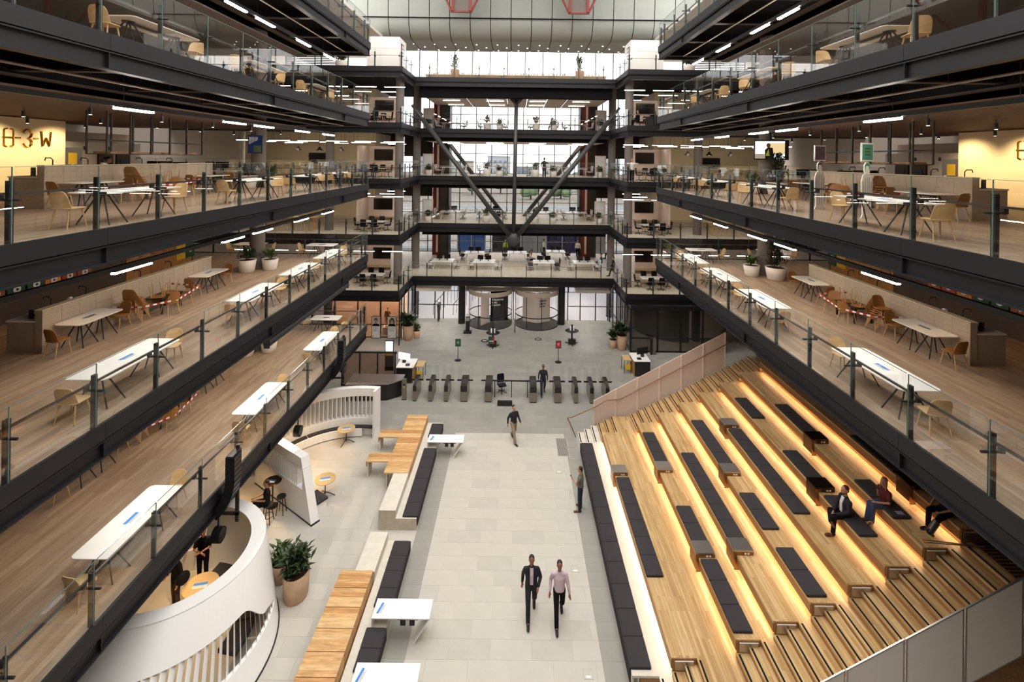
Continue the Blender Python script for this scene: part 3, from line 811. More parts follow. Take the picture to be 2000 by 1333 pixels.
# ---- steel power boxes straddling the tiers
def power_box(tier, y, label, dark):
    x, z = tiers[tier]
    t = thing('steel_box', label, 'box', (x-.1, y, z))
    MB().box(0, .62, -.22, .3, .11, .16).build('lid', 'dark_steel_top' if dark else 'satin_steel', t)
    MB().box(0, .02, -.22, .3, -.37, .11).build('cheek', 'bronze', t)
    MB().box(.02, .18, -.22, -.2, -.42, .11).build('front', 'bronze', t)
    MB().box(.18, .62, -.22, -.2, .0, .11).build('socket_panel', 'bronze_dark' if dark else 'bronze', t)
    s = MB()
    for k in range(2): s.box(.34+k*.09, .4+k*.09, -.226, -.219, .03, .08)
    s.build('socket', 'paper', t)
    MB().box(0, .62, .27, .3, 0, .11).build('back', 'bronze', t)
    MB().box(.02, .18, -.225, -.195, -.44, -.42).build('foot', 'black', t)
for a in ((1, 20.57, 'pale topped steel box low on the stair near the man with the phone', False), (2, 20.04, 'pale steel box at near end of three pads, second timber tier', False),
          (5, 20.65, 'brown steel box at the far end of the long fifth pad row', False), (2, 15.81, 'pale steel box between pad groups on the near second tier', False), (3, 15.31, 'pale steel box at the near end of the third tier pads', False),
          (4, 18.33, 'pale steel box at the near end of four pads, fourth tier', False), (7, 17.88, 'dark topped steel box high on the stair below the beam', True), (6, 16.01, 'dark topped steel box beside the seated man in black', True), (8, 14.7, 'dark topped steel box behind the woman in red', True)):
    power_box(*a)
# ---- mesh screens at both sides of the stair
def screen(y, x0, z0, x1, z1, drop, mname, label, n, rail_m, out):
    t = thing('stair_screen', label, 'balustrade', (0, y, 0))
    for i in range(n):
        a, b = i/n, (i+1)/n; g = .012
        xa, xb = x0+(x1-x0)*a+g, x0+(x1-x0)*b-g; za, zb = z0+(z1-z0)*a, z0+(z1-z0)*b
        fr = MB().prism([(xa, za-drop), (xb, zb-drop), (xb, zb), (xa, za)], -.008, .008, 'y').build('mesh_panel', mname, t)
        for (p, q) in (((xa, za), (xb, zb)), ((xa, za-drop), (xb, zb-drop)), ((xa+.02, za-drop), (xa+.02, za)), ((xb-.02, zb-drop), (xb-.02, zb))):
            MB().tube([(p[0], 0, p[1]), (q[0], 0, q[1])], .022, 4).build('frame', rail_m, fr)
    return t
near_s = screen(10.98, 4.9, 1.35, 12.9, 5.65, 1.75, 'mesh_near', 'pale perforated metal screen along the near stair flight', 6, 'satin_steel', -1)
far_s = screen(25.2, 4.15, 1.75, 10.9, 5.35, 1.75, 'glass_frost', 'translucent screen along the far stair flight', 6, 'felt', 1)
MB().tube([(3.2, -.28, .0), (2.75, -.28, 1.0), (2.98, -.28, 1.02), (4.25, -.2, 1.55), (4.75, -.15, 1.85), (5.45, -.12, 1.88), (11.2, -.12, 4.95)], .025, 8).build('handrail', 'rail_copper', far_s)
for k in range(7):
    x = 4.15 + (10.9-4.15)*k/6
    MB().box(x-.02, x+.02, -.05, .05, (.4 if k == 0 else 1.75+(5.35-1.75)*k/6-1.75), 1.75+(5.35-1.75)*k/6+.02).build('post', 'felt', far_s)
    MB().cyl((x, -.12, 1.75+(5.35-1.75)*k/6-.45), (x, .0, 1.75+(5.35-1.75)*k/6-.45), .018, n=6).build('bracket', 'satin_steel', far_s)
# perforated infill at the stair top
t = thing('perforated_panel', 'dark perforated timber panel at the top of the near steps', 'panel', (11.5, YN0, 4.202))
B(0.7, 2.6, .05, 1.9, 0, .02).build('board', 'riser_wood', t)
mb = MB()
for i in range(22):
    for j in range(16): mb.box(.75+i*.083, .81+i*.083, .1+j*.11, .17+j*.11, .02, .024)
mb.build('holes', 'black_matt', t)
# warm wash where the stair meets the L1 landing
# ================================================================== GROUND FLOOR FURNITURE
def notice(parent, loc, rz=0, w=.34, d=.17, blue='blue_print'):
    n = B(-w/2, w/2, -d/2, d/2, 0, .003).build('notice_sticker', 'paper', parent); n.location = loc; n.rotation_euler = (0, 0, rz)
    B(-w/2, w/2, .0, d/2, .003, .005).build('print_band', blue, n)
    mb = MB()
    for k in range(3): mb.box(-w/2+.03, w/2-.03-.05*(k % 2), -.02-.025*k, -.01-.025*k, .003, .005)
    mb.build('print_lines', 'grey_print', n)
    return n
# ---- timber topped communal table (far)
t = thing('communal_table', 'long timber communal table with two side arms by the far bench', 'table', (0, 0, 0))
rn = random.Random(5); y = 20.76; arms = ((21.52, 22.18), (23.47, 24.09))
k = 0
while y < 25.44:
    w = .157; inarm = any(a-.02 < y+.08 < b+.02 for a, b in arms)
    x0 = -6.52 if inarm else -5.52
    pl = B(x0, -4.48, y+.002, min(y+w, 25.47)-.002, .70, .75+rn.uniform(-.0015, .0015)).build('plank', rn.choice(('slat_table', 'slat_table2', 'slat_table3')), t)
    B(-4.515, -4.48, y+.002, min(y+w, 25.47)-.002, .38, .70).build('plank', rn.choice(('slat_table', 'slat_table2')), t)
    if inarm: B(-6.52, -6.485, y+.002, min(y+w, 25.47)-.002, .5, .70).build('plank', 'slat_table2', t)
    y += w; k += 1
for a, b in arms: B(-6.47, -6.42, a+.05, b-.05, 0, .7).build('leg_panel', 'concrete', t)
B(-5.46, -5.4, 20.9, 21.1, 0, .7).build('leg_panel', 'concrete', t); B(-5.46, -5.4, 25.1, 25.3, 0, .7).build('leg_panel', 'concrete', t)
# concrete bench bases
def bench(y0, y1, wy0, wy1, label, cut=None):
    g = thing('concrete_bench', label, 'bench', (0, y0, 0))
    MB().box(-5.1, -4.46, wy0-y0, wy1-y0, .0, .745).build('back_block', 'concrete', g)
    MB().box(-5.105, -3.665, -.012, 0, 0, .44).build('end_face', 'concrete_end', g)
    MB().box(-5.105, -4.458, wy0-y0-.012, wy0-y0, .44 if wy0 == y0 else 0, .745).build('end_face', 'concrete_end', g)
    MB().box(-4.46, -3.67, 0, y1-y0, .0, .44).build('seat_block', 'concrete', g)
    return g
bench(18.57, 25.3, 18.57, 20.75, 'stepped concrete bench before the far timber table')
bench(11.2, 17.5, 15.82, 17.5, 'stepped concrete bench beside the near timber table')
# ---- near timber table, made of boxy sections
t = thing('communal_table', 'long timber communal table of square sections in the foreground', 'table', (0, 0, 0))
ys = [15.81 - .655*k for k in range(8)]
for yt, yb_ in zip(ys, ys[1:]):
    sec = B(-5.535, -4.505, yb_+.01, yt-.01, .74, .76).build('section', 'slat_table2', t)
    n = 4; w = (yt-yb_-.02)/n
    for q in range(n): B(-5.54, -4.5, yb_+.01+q*w+.001, yb_+.01+(q+1)*w-.001, .76, .8).build('plank', rn.choice(('slat_table', 'slat_table2', 'slat_table3')), sec)
    B(-4.53, -4.5, yb_+.012, (yt+yb_)/2-.004, .2, .76).build('side_board', rn.choice(('slat_table', 'slat_table2')), sec)
    B(-4.53, -4.5, (yt+yb_)/2+.004, yt-.012, .2, .76).build('side_board', rn.choice(('slat_table', 'slat_table2')), sec)
B(-5.45, -4.6, 11.3, 15.7, 0, .74).build('base', 'concrete', t)
# bench cushions
def bench_pads(ya, yb, n, what):
    L = (yb-ya)/n
    me = MB(); pr = rrect(.57, L-.01, .03, 3)
    me.ring([[(p[0]*s, p[1]*s2, zz) for p in pr] for s, s2, zz in ((.985, .99, 0), (1, 1, .012), (1, 1, .05), (.96, .975, .065))])
    me.box(.275, .305, -L/2+.008, L/2-.008, -.3, .05); me = me.mesh('seat_cushion', 'fabric')
    for i in range(n):
        o = bpy.data.objects.new('seat_cushion', me); COL.objects.link(o); o.location = (-3.93, yb-(i+.5)*L, .442)
        tag(o, f'charcoal bench pad on the {what}, {("farthest" if i == 0 else ORD[i]+" from far end")}', 'cushion', f'bench pads on the {what}')
bench_pads(18.62, 23.0, 6, 'far concrete bench')
bench_pads(23.95, 25.12, 2, 'far tip of the far concrete bench')
bench_pads(14.87, 17.42, 4, 'near concrete bench')
bench_pads(12.98, 14.2, 2, 'near concrete bench between two white tables')
# white side tables
def white_table(y0, label):
    t = thing('white_table', label, 'table', (-4.08, y0, 0))
    B(0, 1.69, 0, .645, .72, .75).build('top', 'white', t)
    B(0, .03, 0, .645, .44, .72).build('leg_panel', 'white', t)
    MB().ring([[(1.66, 0, .72), (1.69, 0, .72), (1.69, .645, .72), (1.66, .645, .72)], [(1.22, 0, 0), (1.25, 0, 0), (1.25, .645, 0), (1.22, .645, 0)]]).build('leg_panel', 'white', t)
    MB().box(.75, 1.35, .05, .12, .66, .72).box(.83, .98, .05, .1, .5, .66).box(1.1, 1.25, .05, .1, .5, .66).build('power_tray', 'black', t)
    notice(t, (.2, .32, .75), R(75), .36, .13)
white_table(23.05, 'slim white table jutting from the far end of the far bench')
white_table(14.21, 'white table jutting from the near bench between pads')
white_table(12.32, 'white table at the bottom edge of the picture')
# ---- round oak cafe tables
def cafe_table(x, y, label, r=.42):
    t = thing('cafe_table', label, 'table', (x, y, 0))
    MB().lathe([(r-.02, .715), (r, .72), (r, .74), (r-.01, .745)], 36).build('top', 'oak', t)
    MB().cyl((0, 0, .1), (0, 0, .715), .022, n=10).build('stem', 'black', t)
    for k in range(3):
        a = R(90+120*k + 40); MB().tube([(0, 0, .2), (.2*math.cos(a), .2*math.sin(a), .12), (.4*math.cos(a), .4*math.sin(a), .015)], .018, 6).build('foot', 'black', t)
    notice(t, (.0, -.02, .745), R(12), .4, .2)
cafe_table(-8.3, 24.15, 'round oak table inside the far slatted booth')
cafe_table(-7.85, 20.35, 'round oak table beside the white wall panel')
cafe_table(-9.75, 15.25, 'round oak table inside the near white booth', .5)
# ---- far C-shaped slatted booth
fb = thing('slatted_booth', 'curved white booth with vertical fins behind the round table', 'booth', (-7.7, 21.4, 0))
def arcstrip(r0, r1, z0, z1, a0, a1, n=20):
    return MB().ring([[(q*math.cos(a), q*math.sin(a), zz) for q, zz in ((r0, z0), (r1, z0), (r1, z1), (r0, z1))] for a in [R(a0+(a1-a0)*i/n) for i in range(n+1)]])
RO = 3.86
arcstrip(RO-.3, RO, 1.95, 2.35, 80, 175).build('top_band', 'white', fb)
arcstrip(RO-.32, RO, 0, .85, 80, 175).build('back_band', 'white', fb)
arcstrip(3.27, 3.4, .05, .42, 90, 172).build('seat_front', 'white', fb)
arcstrip(3.3, RO-.3, .42, .44, 90, 172).build('seat_deck', 'white', fb)
arcstrip(3.3, RO-.32, .44, .5, 81, 104, 6).build('seat_cushion', 'fabric', fb); arcstrip(3.3, RO-.32, .44, .5, 105, 134, 8).build('seat_cushion', 'fabric', fb); arcstrip(3.3, RO-.32, .44, .5, 135, 172, 10).build('seat_cushion', 'fabric', fb)
a = R(80); ex, ey = math.cos(a), math.sin(a)
arcstrip(3.27, RO, .0, 2.35, 78.2, 80.2, 2).build('end_post', 'white', fb)
fin = MB().box(-.13, .13, -.022, .022, .85, 1.95).mesh('fin', 'white')
for k in range(27):
    aa = R(82.5+3.3*k); link(fin, 'fin', fb, ((RO-.15)*math.cos(aa), (RO-.15)*math.sin(aa), 0), (0, 0, aa+R(28)))
# ---- straight white wall panel of that booth with slanted end
wp = thing('booth_wall', 'white leaning wall panel with finned window, standing by the round table', 'booth', (-7.73, 18.69, 0), math.atan2(1.51, -2.17))
def wpoly(z0, z1, xa, xb): return [(xa + .75*z0/2.35, z0), (xb, z0), (xb, z1), (xa + .75*z1/2.35, z1)]
TH = .34
MB().prism(wpoly(0, 1.15, 0, 4.2), -TH, 0, 'y').build('lower_panel', 'white', wp)
MB().prism(wpoly(1.98, 2.35, 0, 4.2), -TH, 0, 'y').build('upper_band', 'white', wp)
MB().prism(wpoly(1.15, 1.98, 0, .62), -TH, 0, 'y').build('end_block', 'white', wp)
fin2 = MB().box(-.015, .015, -TH+.02, -.02, 1.15, 1.98).mesh('fin', 'white')
for k in range(16): link(fin2, 'fin', wp, (1.05+.17*k, 0, 0))
MB().prism(wpoly(0, .05, -.03, 4.2), -TH-.015, .015, 'y').build('black_base', 'black', wp)  # black strip along the foot of the wall panel
B(.35, 1.1, -TH-.62, -TH-.02, .38, .46).build('seat_cushion', 'fabric', wp); B(.4, 1.05, -TH-.58, -TH-.02, 0, .38).build('seat_base', 'white', wp)
# ---- near conical booth
nb = thing('round_booth', 'large round white booth with leaning finned wall in the left foreground', 'booth', (-10.1, 13.6, 0))
ZT = 2.2
def P(th, q, inset=0):
    c = Vector((0, 1.05*q, 0)); r = 3.25 + (2.4-3.25)*q - inset
    return Vector((r*math.cos(th), c.y + r*math.sin(th), ZT*q))
def surf(a0, a1, q0, q1, n, th=.1):
    q0 = q0 if callable(q0) else (lambda a, v=q0: v); q1 = q1 if callable(q1) else (lambda a, v=q1: v)
    return MB().ring([[P(a, q0(a)), P(a, q1(a)), P(a, q1(a), th), P(a, q0(a), th)] for a in [R(a0+(a1-a0)*i/n) for i in range(n+1)]])
def sm(x, a, b): t = max(0, min(1, (x-a)/(b-a))); return t*t*(3-2*t)
def qw(a):   # underside of the upper band: lowers to the left and closes at the right
    d = math.degrees(a); return .65 - .26*sm(d, -15, 6) - .06*sm(d, 6, 16) - .07*sm(d, 16, 21)
surf(-175, 150, 0, .27, 60).build('plinth', 'white', nb)
surf(-175, 21, qw, 1, 70).build('upper_band', 'white', nb)
surf(21, 100, .27, 1, 30).build('solid_wall', 'white', nb)
surf(100, 150, .68, 1, 16).build('upper_band', 'white', nb); surf(100, 150, .26, .3, 16).build('solid_wall', 'white', nb)
MB().ring([[P(a, 1) , P(a, 1) + Vector((0, 0, .03)), P(a, 1, .42) + Vector((0, 0, .03)), P(a, 1, .42)] for a in [R(-175+325*i/70) for i in range(71)]]).build('rim', 'white', nb)
MB().ring([[P(a, 0) + Vector((0, 0, .0)), P(a, 0, -.03), P(a, .012, -.03), P(a, .012)] for a in [R(-175+325*i/70) for i in range(71)]]).build('black_base', 'black', nb)  # black strip round the foot of the booth
for k in range(46):
    d = -165 + 4.0*k
    if d > 18: break
    a = R(d); q1 = qw(a) + .02; n = Vector((-math.sin(a+R(35)), math.cos(a+R(35)), 0))*.017
    p0, p1, p2, p3 = P(a, .25, .01), P(a, q1, .01), P(a+R(2.9), q1, .13), P(a+R(2.9), .25, .13)
    MB().ring([[p0-n, p1-n, p2-n, p3-n], [p0+n, p1+n, p2+n, p3+n]]).build('fin', 'white', nb)
for k in range(8):
    a = R(104+6*k); p0, p1, p2, p3 = P(a, .3), P(a, .68), P(a, .68, .2), P(a, .3, .2); n = Vector((-math.sin(a), math.cos(a), 0))*.015
    MB().ring([[p0-n, p1-n, p2-n, p3-n], [p0+n, p1+n, p2+n, p3+n]]).build('fin', 'white', nb)
mb = MB()
def seat(a0, a1): return MB().ring([[P(a, .2, .5), P(a, .2, 1.05), P(a, .235, 1.05), P(a, .235, .5)] for a in [R(a0+(a1-a0)*i/8) for i in range(9)]])
for k in range(4): seat(-10+24*k, 12+24*k).build('seat_cushion', 'fabric', nb)
# ---- planters
def foliage(r, h, n, leafl, rnd, droop=.5, z0=0, up=.3):
    mb = MB()
    for i in range(n):
        a = rnd.uniform(0, 2*math.pi); el = rnd.uniform(up, 1.35); L = leafl*rnd.uniform(.7, 1.25); w = L*rnd.uniform(.09, .15)
        b = Vector((rnd.gauss(0, r*.3), rnd.gauss(0, r*.3), z0 + rnd.uniform(0, h)))
        d = Vector((math.cos(a)*math.cos(el), math.sin(a)*math.cos(el), math.sin(el)))
        s = Vector((-math.sin(a), math.cos(a), 0))*w
        m = b + d*L*.5; e = b + d*L - Vector((0, 0, droop*L*.5))
        mb.add([b, m-s, m+s, e], [(0, 1, 2), (1, 3, 2)])
    return mb
def planter(x, y, z, label, r=.35, h=.55, kind='pot_white', leaf='leaf', fh=.5, n=110, ll=.4, taper=.8, oval=1, cat='planter', seed=1, name='potted_plant', scale=1):
    rnd = random.Random(seed); t = thing(name, label, 'plant', (x, y, z), rnd.uniform(0, 3) if oval == 1 else 0)
    MB().lathe([(r*taper*.9, 0), (r*taper, .02), (r*(taper+1)/2, h*.5), (r, h), (r*.93, h), (r*.9, h-.07), (.02, h-.08)], 24, sx=oval).build('pot', kind, t, True)
    MB().lathe([(r*.92, h-.06), (r*.5, h-.05), (.02, h-.045)], 16, sx=oval).build('soil', 'soil', t)
    foliage(r, fh, n, ll, rnd, .5, h).build('foliage', leaf, t)
    st = MB()
    for k in range(4): st.tube([(rnd.uniform(-.1, .1)*r*2, rnd.uniform(-.1, .1)*r*2, h-.05), (rnd.uniform(-.3, .3)*r, rnd.uniform(-.3, .3)*r, h+fh*.9)], .012, 5)
    st.build('stems', 'stem', t)
    return t
planter(-6.97, 15.75, 0, 'large oval sand coloured planter with dense green foliage in the foreground', .47, .82, 'terracotta', 'leaf', .55, 520, .38, .9, .85, seed=11)
planter(-7.75, 16.35, 0, 'smaller sand coloured planter half hidden behind the large oval planter', .33, .6, 'terracotta', 'leaf2', .4, 160, .38, .85, seed=12)
planter(-8.35, 38.0, 0, 'tall tapered planter with long arching leaves left of the entrance', .45, 1.15, 'terracotta', 'leaf', .35, 130, .95, .7, seed=13)
planter(-7.75, 38.35, 0, 'small planter beside the tall one left of the entrance', .3, .6, 'terracotta', 'leaf2', .25, 90, .5, .8, seed=14)
planter(8.05, 36.55, 0, 'tall tapered planter with arching leaves right of the entrance', .42, 1.1, 'terracotta', 'leaf', .35, 130, .95, .7, seed=15)
planter(7.45, 36.85, 0, 'small pink planter with drooping leaves right of the entrance', .3, .65, 'terracotta', 'leaf', .25, 70, .75, .8, seed=16)
# ---- ticket gates
def gate(x, w, label, wide=False):
    t = thing('ticket_gate', label, 'gate', (x, 28.35, 0))
    MB().prism([(0, .06), (0, .92), (.15, .98), (1.25, .98), (1.4, .9), (1.4, .06)], -w/2, w/2, 'x').build('body', 'gate_steel', t)
    MB().prism([(-.005, .06), (.14, .06), (.14, .6), (-.005, .6)], -w/2-.003, w/2+.003, 'x').build('kick_plate', 'gate_steel', t)
    MB().prism([(.22, .975), (.5, 1.1), (1.1, 1.1), (1.3, .975)], -w/2+.015, w/2-.015, 'x').build('cover', 'gate_dark', t)
    MB().prism([(-.01, .6), (-.005, .93), (.2, 1.0), (.2, .6)], -w/2+.02, w/2-.02, 'x').build('reader_hood', 'gate_dark', t)
    B(-.04, .04, -.014, -.004, .66, .75).build('card_reader', 'black', t)
    B(-w/2+.02, w/2-.02, .02, 1.38, 0, .06).build('foot', 'black', t)
    for s in (-1, 1): MB().box(*sorted((s*w/2, s*(w/2+.26))), .68, .74, .92, 1.0).build('barrier_arm', 'black', t)
    for s in (-1, 1): MB().box(*sorted((s*w/2, s*(w/2+.24))), .9, .915, .1, 1.75).build('glass_wing', 'glass_clear', t)
for i, (x, w) in enumerate(((-5.8, .24), (-4.88, .24), (-3.97, .25), (-2.93, .42), (-1.5, .42), (1.12, .42), (2.56, .42), (3.62, .25), (4.54, .24), (5.45, .24))):
    gate(x, w, f'steel ticket gate, {("leftmost", "second", "third", "fourth", "fifth", "sixth", "seventh", "eighth", "ninth", "tenth")[i]} in the row from the left')
t = thing('reader_post', 'slim steel card post left of the gates', 'post', (-6.45, 28.5, 0))
B(-.11, .11, 0, .2, .03, 1.2).build('body', 'gate_steel', t); B(-.06, .06, -.006, 0, .85, .95).build('card_reader', 'black', t); B(-.05, .05, -.007, 0, .72, .8).build('light', 'yellow', t); B(-.13, .13, -.02, .22, 0, .03).build('foot', 'black', t)
t = thing('glass_barrier', 'low glass barrier with black rail between the middle gates', 'barrier', (-1.2, 29.0, 0))
for x in (0.05, 1.05, 2.0): MB().box(x-.025, x+.025, -.025, .025, 0, 1.02).build('post', 'black', t)
for x in (.1, 1.1): B(x, x+.85, -.008, .008, .08, .9).build('glass_panel', 'glass_clear', t)
B(.05, 2.0, -.03, .03, .95, 1.02).build('rail', 'black', t)
tag(MB().box(-.95, -.1, 27.95, 28.2, 0, .22).box(-.93, -.12, 27.97, 28.18, .22, .23).build('planter_box', 'black'), 'low black box on the floor before the glass barrier', 'box')
t = thing('gate_bench', 'grey service hatch with yellow tag by the rightmost gate', 'hatch', (4.9, 27.0, 0))
B(-.2, .35, 0, .5, 0, .5).build('body', 'gate_steel', t); B(-.25, .4, -.05, .55, .5, .56).build('lid', 'black', t); B(.3, .45, .1, .4, .56, .6).build('tag', 'yellow', t)
# ---- sign posts and poseur tables
def sign_post(x, y, m, label):
    t = thing('sign_stand', label, 'sign', (x, y, 0))
    MB().lathe([(.24, 0), (.24, .02), (.1, .05), (.025, .06)], 20).build('base', 'black', t)
    MB().cyl((0, 0, .05), (0, 0, 1.0), .022, n=8).build('pole', 'black', t)
    B(-.19, .19, -.02, .02, .98, 1.5).build('frame', 'black', t)
    p = B(-.155, .155, -.026, -.02, 1.03, 1.45).build('sign_face', m, t)
    mb = MB()
    for k in range(3): mb.box(-.07, .07-.02*(k == 1), -.03, -.026, 1.2+.055*k, 1.215+.055*k)
    mb.build('print_lines', 'paper', p)
sign_post(-3.98, 34.2, 'green_print', 'slim black stand with a green notice in the lobby')
sign_post(3.07, 34.1, 'red_print', 'slim black stand with a red notice in the lobby')
def poseur(x, y, label, extra):
    t = thing('poseur_table', label, 'table', (x, y, 0))
    MB().lathe([(.5, 1.02), (.52, 1.03), (.52, 1.05), (.5, 1.06)], 28).build('top', 'black', t)
    MB().box(-.06, .06, -.06, .06, .04, 1.5).build('column', 'black', t)
    for k in range(3): a = R(30+120*k); MB().obox((.25*math.cos(a), .25*math.sin(a), .03), (.55, .07, .05), a).build('foot', 'black', t)
    B(-.28, .28, -.2, .12, .06, .4).build('box', 'black', t)
    B(-.17, -.06, -.12, .0, 1.06, 1.36).build('bottle', 'paper', t); B(.07, .17, -.12, 0, 1.06, 1.36).build('bottle', 'paper', t)
    if extra:
        B(-.33, -.02, -.28, -.26, .3, .85).build('green_card', 'green_print', t); B(-.02, .12, -.28, -.26, .3, .85).build('red_card', 'red_print', t)
        B(-.26, .06, -.285, -.28, .48, .53).build('print_lines', 'paper', t)
poseur(-1.65, 36.8, 'black poseur table with red and green cards and bottles in the lobby', True)
poseur(4.4, 37.5, 'black poseur table with bottles near the right of the lobby', False)
t = thing('sanitiser_kiosk', 'black hand sanitiser kiosk left of the revolving doors', 'kiosk', (-3.84, 39.6, 0))
B(-.32, .32, -.25, .25, 0, .14).build('base', 'black', t); B(-.16, .16, -.12, .12, .14, 1.35).build('body', 'black', t); B(-.13, .13, -.13, -.12, 1.0, 1.28).build('screen', 'grey_print', t); B(-.12, .1, -.1, .1, 1.35, 1.6).build('dispenser', 'pale_wall', t)
for k, x in enumerate((-2.35, 1.85)):
    t = thing('floor_marker', f'round black floor sticker in front of the {("left", "right")[k]} revolving door', 'sticker', (x, 37.9 if k == 0 else 38.4, .001))
    MB().lathe([(.3, 0), (.3, .003), (.02, .003)], 24).build('disc', 'black', t); B(-.14, .14, -.05, .08, .003, .005).build('print', 'paper', t)
tag(MB().cyl((.0, 39.8, 0), (.0, 39.8, 1.05), .06, n=12).lathe([(.08, 1.05), (.08, 1.08), (.02, 1.1)], 12, (0, 39.8, 0)).build('bollard', 'gate_steel'), 'steel bollard between the two revolving doors', 'bollard')
# ---- reception desks
t = thing('reception_desk', 'dark curved reception counter behind the slatted booth', 'desk', (-7.6, 28.4, 0))
MB().prism([(-2.2, -.2), (.2, .0), (.9, .55), (.9, 1.2), (-2.2, 1.2)], .08, .95, 'z').build('body', 'gate_dark', t)
MB().prism([(-2.2, -.24), (.22, -.04), (.95, .52), (.95, 1.25), (-2.2, 1.25)], .95, 1.0, 'z').build('worktop', 'satin_steel', t)
MB().prism([(-2.2, -.1), (.2, .1), (.8, .6), (.8, 1.1), (-2.2, 1.1)], 0, .08, 'z').build('plinth', 'black', t)
t = thing('glass_screen', 'black framed glass screen behind the reception counter', 'screen', (-10.7, 30.2, 0))
for k in range(4): B(k*1.1-.04, k*1.1+.04, -.04, .04, 0, 2.1).build('post', 'black', t)
for k in range(3): B(k*1.1+.05, k*1.1+1.05, -.01, .01, .08, 2.0).build('pane', 'glass_bronze', t)
B(-.04, 3.4, -.06, .06, 2.04, 2.14).build('rail', 'black', t); B(-.04, 3.4, -.04, .04, 0, .08).build('rail', 'black', t)
def service_desk(x, y, label, flip=1, poster=False):
    t = thing('service_desk', label, 'desk', (x, y, 0), 0)
    MB().box(*sorted((0, flip*1.0)), 0, 1.3, 0, .98).build('body', 'cabinet_wood', t)
    MB().box(*sorted((-flip*.03, flip*.98)), -.03, 1.3, .05, .97).build('front', 'gate_dark', t)
    MB().prism([(flip*p[0], p[1]) for p in ((-.05, -.05), (.95, -.05), (1.06, .06), (1.06, 1.35), (-.05, 1.35))], .98, 1.02).build('worktop', 'white_matt', t)
    B(*sorted((flip*1.1, flip*1.6)), .4, 1.3, .85, .9).build('trolley_top', 'oak', t)
    for (a, b) in ((1.12, .42), (1.56, .42), (1.12, 1.26), (1.56, 1.26)): MB().box(*sorted((flip*a, flip*(a+.03))), b, b+.03, 0, .85).build('trolley_leg', 'black', t)
    B(*sorted((flip*1.15, flip*1.5)), .45, .5, .25, .6).build('yellow_sign', 'yellow', t)
    m = B(-.42, .42, -.02, .02, 0, .42).build('monitor', 'screen_a' if poster else 'tv', t); m.location = (flip*.3, .75, 1.2); m.rotation_euler = (0, 0, R(-20)*flip)
    MB().box(*sorted((flip*.2, flip*.4)), .65, .85, 1.02, 1.2).build('monitor_stand', 'black', t)
    B(*sorted((flip*.5, flip*.75)), .2, .4, 1.02, 1.1).build('phone', 'black', t)
    return t
service_desk(-7.4, 30.6, 'small reception desk with a bright monitor left of the gates', 1, True)
service_desk(8.9, 32.0, 'small desk with black monitors behind the far stair screen', -1)
t = thing('totem_screen', 'slim black totem with a lit poster beside the left desk', 'totem', (-8.35, 32.4, 0))
B(-.28, .28, 0, .1, 0, 2.0).build('casing', 'black', t); p = B(-.24, .24, -.01, 0, 1.0, 1.95).build('poster', 'screen_a', t); B(-.24, .24, -.015, -.01, 1.0, 1.3).build('print_band', 'yellow', p)
# ---- glass vitrine with two portrait posters (left of the entrance)
g = sgroup('window_10', 'black framed glass showroom with poster stands left of the entrance')
for x in (-16, -14.2, -12.4, -10.6, -8.95): B(x-.05, x+.05, 38.3, 38.4, 0, 3.4).build('mullion', 'black', g)
for a, b in ((-16, -14.2), (-14.2, -12.4), (-12.4, -10.6), (-10.6, -8.95)): B(a+.05, b-.05, 38.34, 38.36, .05, 3.4).build('pane', 'glass_bronze', g)
B(-16, -8.95, 38.32, 38.38, 1.0, 1.06).build('transom', 'black', g); B(-16, -8.95, 38.3, 38.4, 0, .06).build('sill', 'black', g)
B(-16, -8.95, 41, 41.1, 0, 3.4).build('back_wall', 'pink_wall', g)
def portrait(x, label, hair, long):
    t = thing('portrait_poster', label, 'poster', (x, 38.15, 0))
    B(-.36, .36, 0, .05, 0, 1.72).build('board', 'black', t)
    p = B(-.33, .33, -.006, 0, .04, 1.68).build('sheet', 'paper', t)
    B(-.33, .33, -.008, -.006, .95, 1.66).build('photo_ground', 'pale_wall', p)
    MB().prism([(-.3, .95), (-.27, 1.08), (-.1, 1.17), (.1, 1.17), (.27, 1.08), (.3, .95)], -.012, -.008, 'y').build('figure_jacket', 'black_cloth', p)
    MB().prism([(.14*math.cos(R(a))*.85, 1.38+.17*math.sin(R(a))) for a in range(0, 360, 30)], -.016, -.012, 'y').build('figure_face', 'skin', p)
    MB().prism([(-.15, 1.36), (-.15, 1.5), (-.06, 1.58), (.07, 1.58), (.15, 1.49), (.15, 1.36), (.1, 1.48), (-.08, 1.49)] if not long else [(-.2, 1.1), (-.19, 1.45), (-.07, 1.6), (.08, 1.6), (.19, 1.45), (.2, 1.1), (.12, 1.2), (.11, 1.46), (-.1, 1.47), (-.11, 1.2)], -.02, -.016, 'y').build('figure_hair', hair, p)
    mb = MB()
    for k in range(5): mb.box(-.26, .22-.08*(k % 3), -.01, -.006, .85-.07*k, .875-.07*k)
    mb.build('print_lines', 'grey_print', p); B(-.26, -.16, -.01, -.006, .14, .24).build('print_logo', 'yellow', p); B(-.33, -.3, -.01, -.006, .05, .93).build('print_edge', 'yellow', p)
portrait(-10.9, 'poster stand with a bearded man in a jacket by the showroom', 'hair_black', False)
portrait(-9.65, 'poster stand with a long haired woman by the showroom', 'hair_black', True)
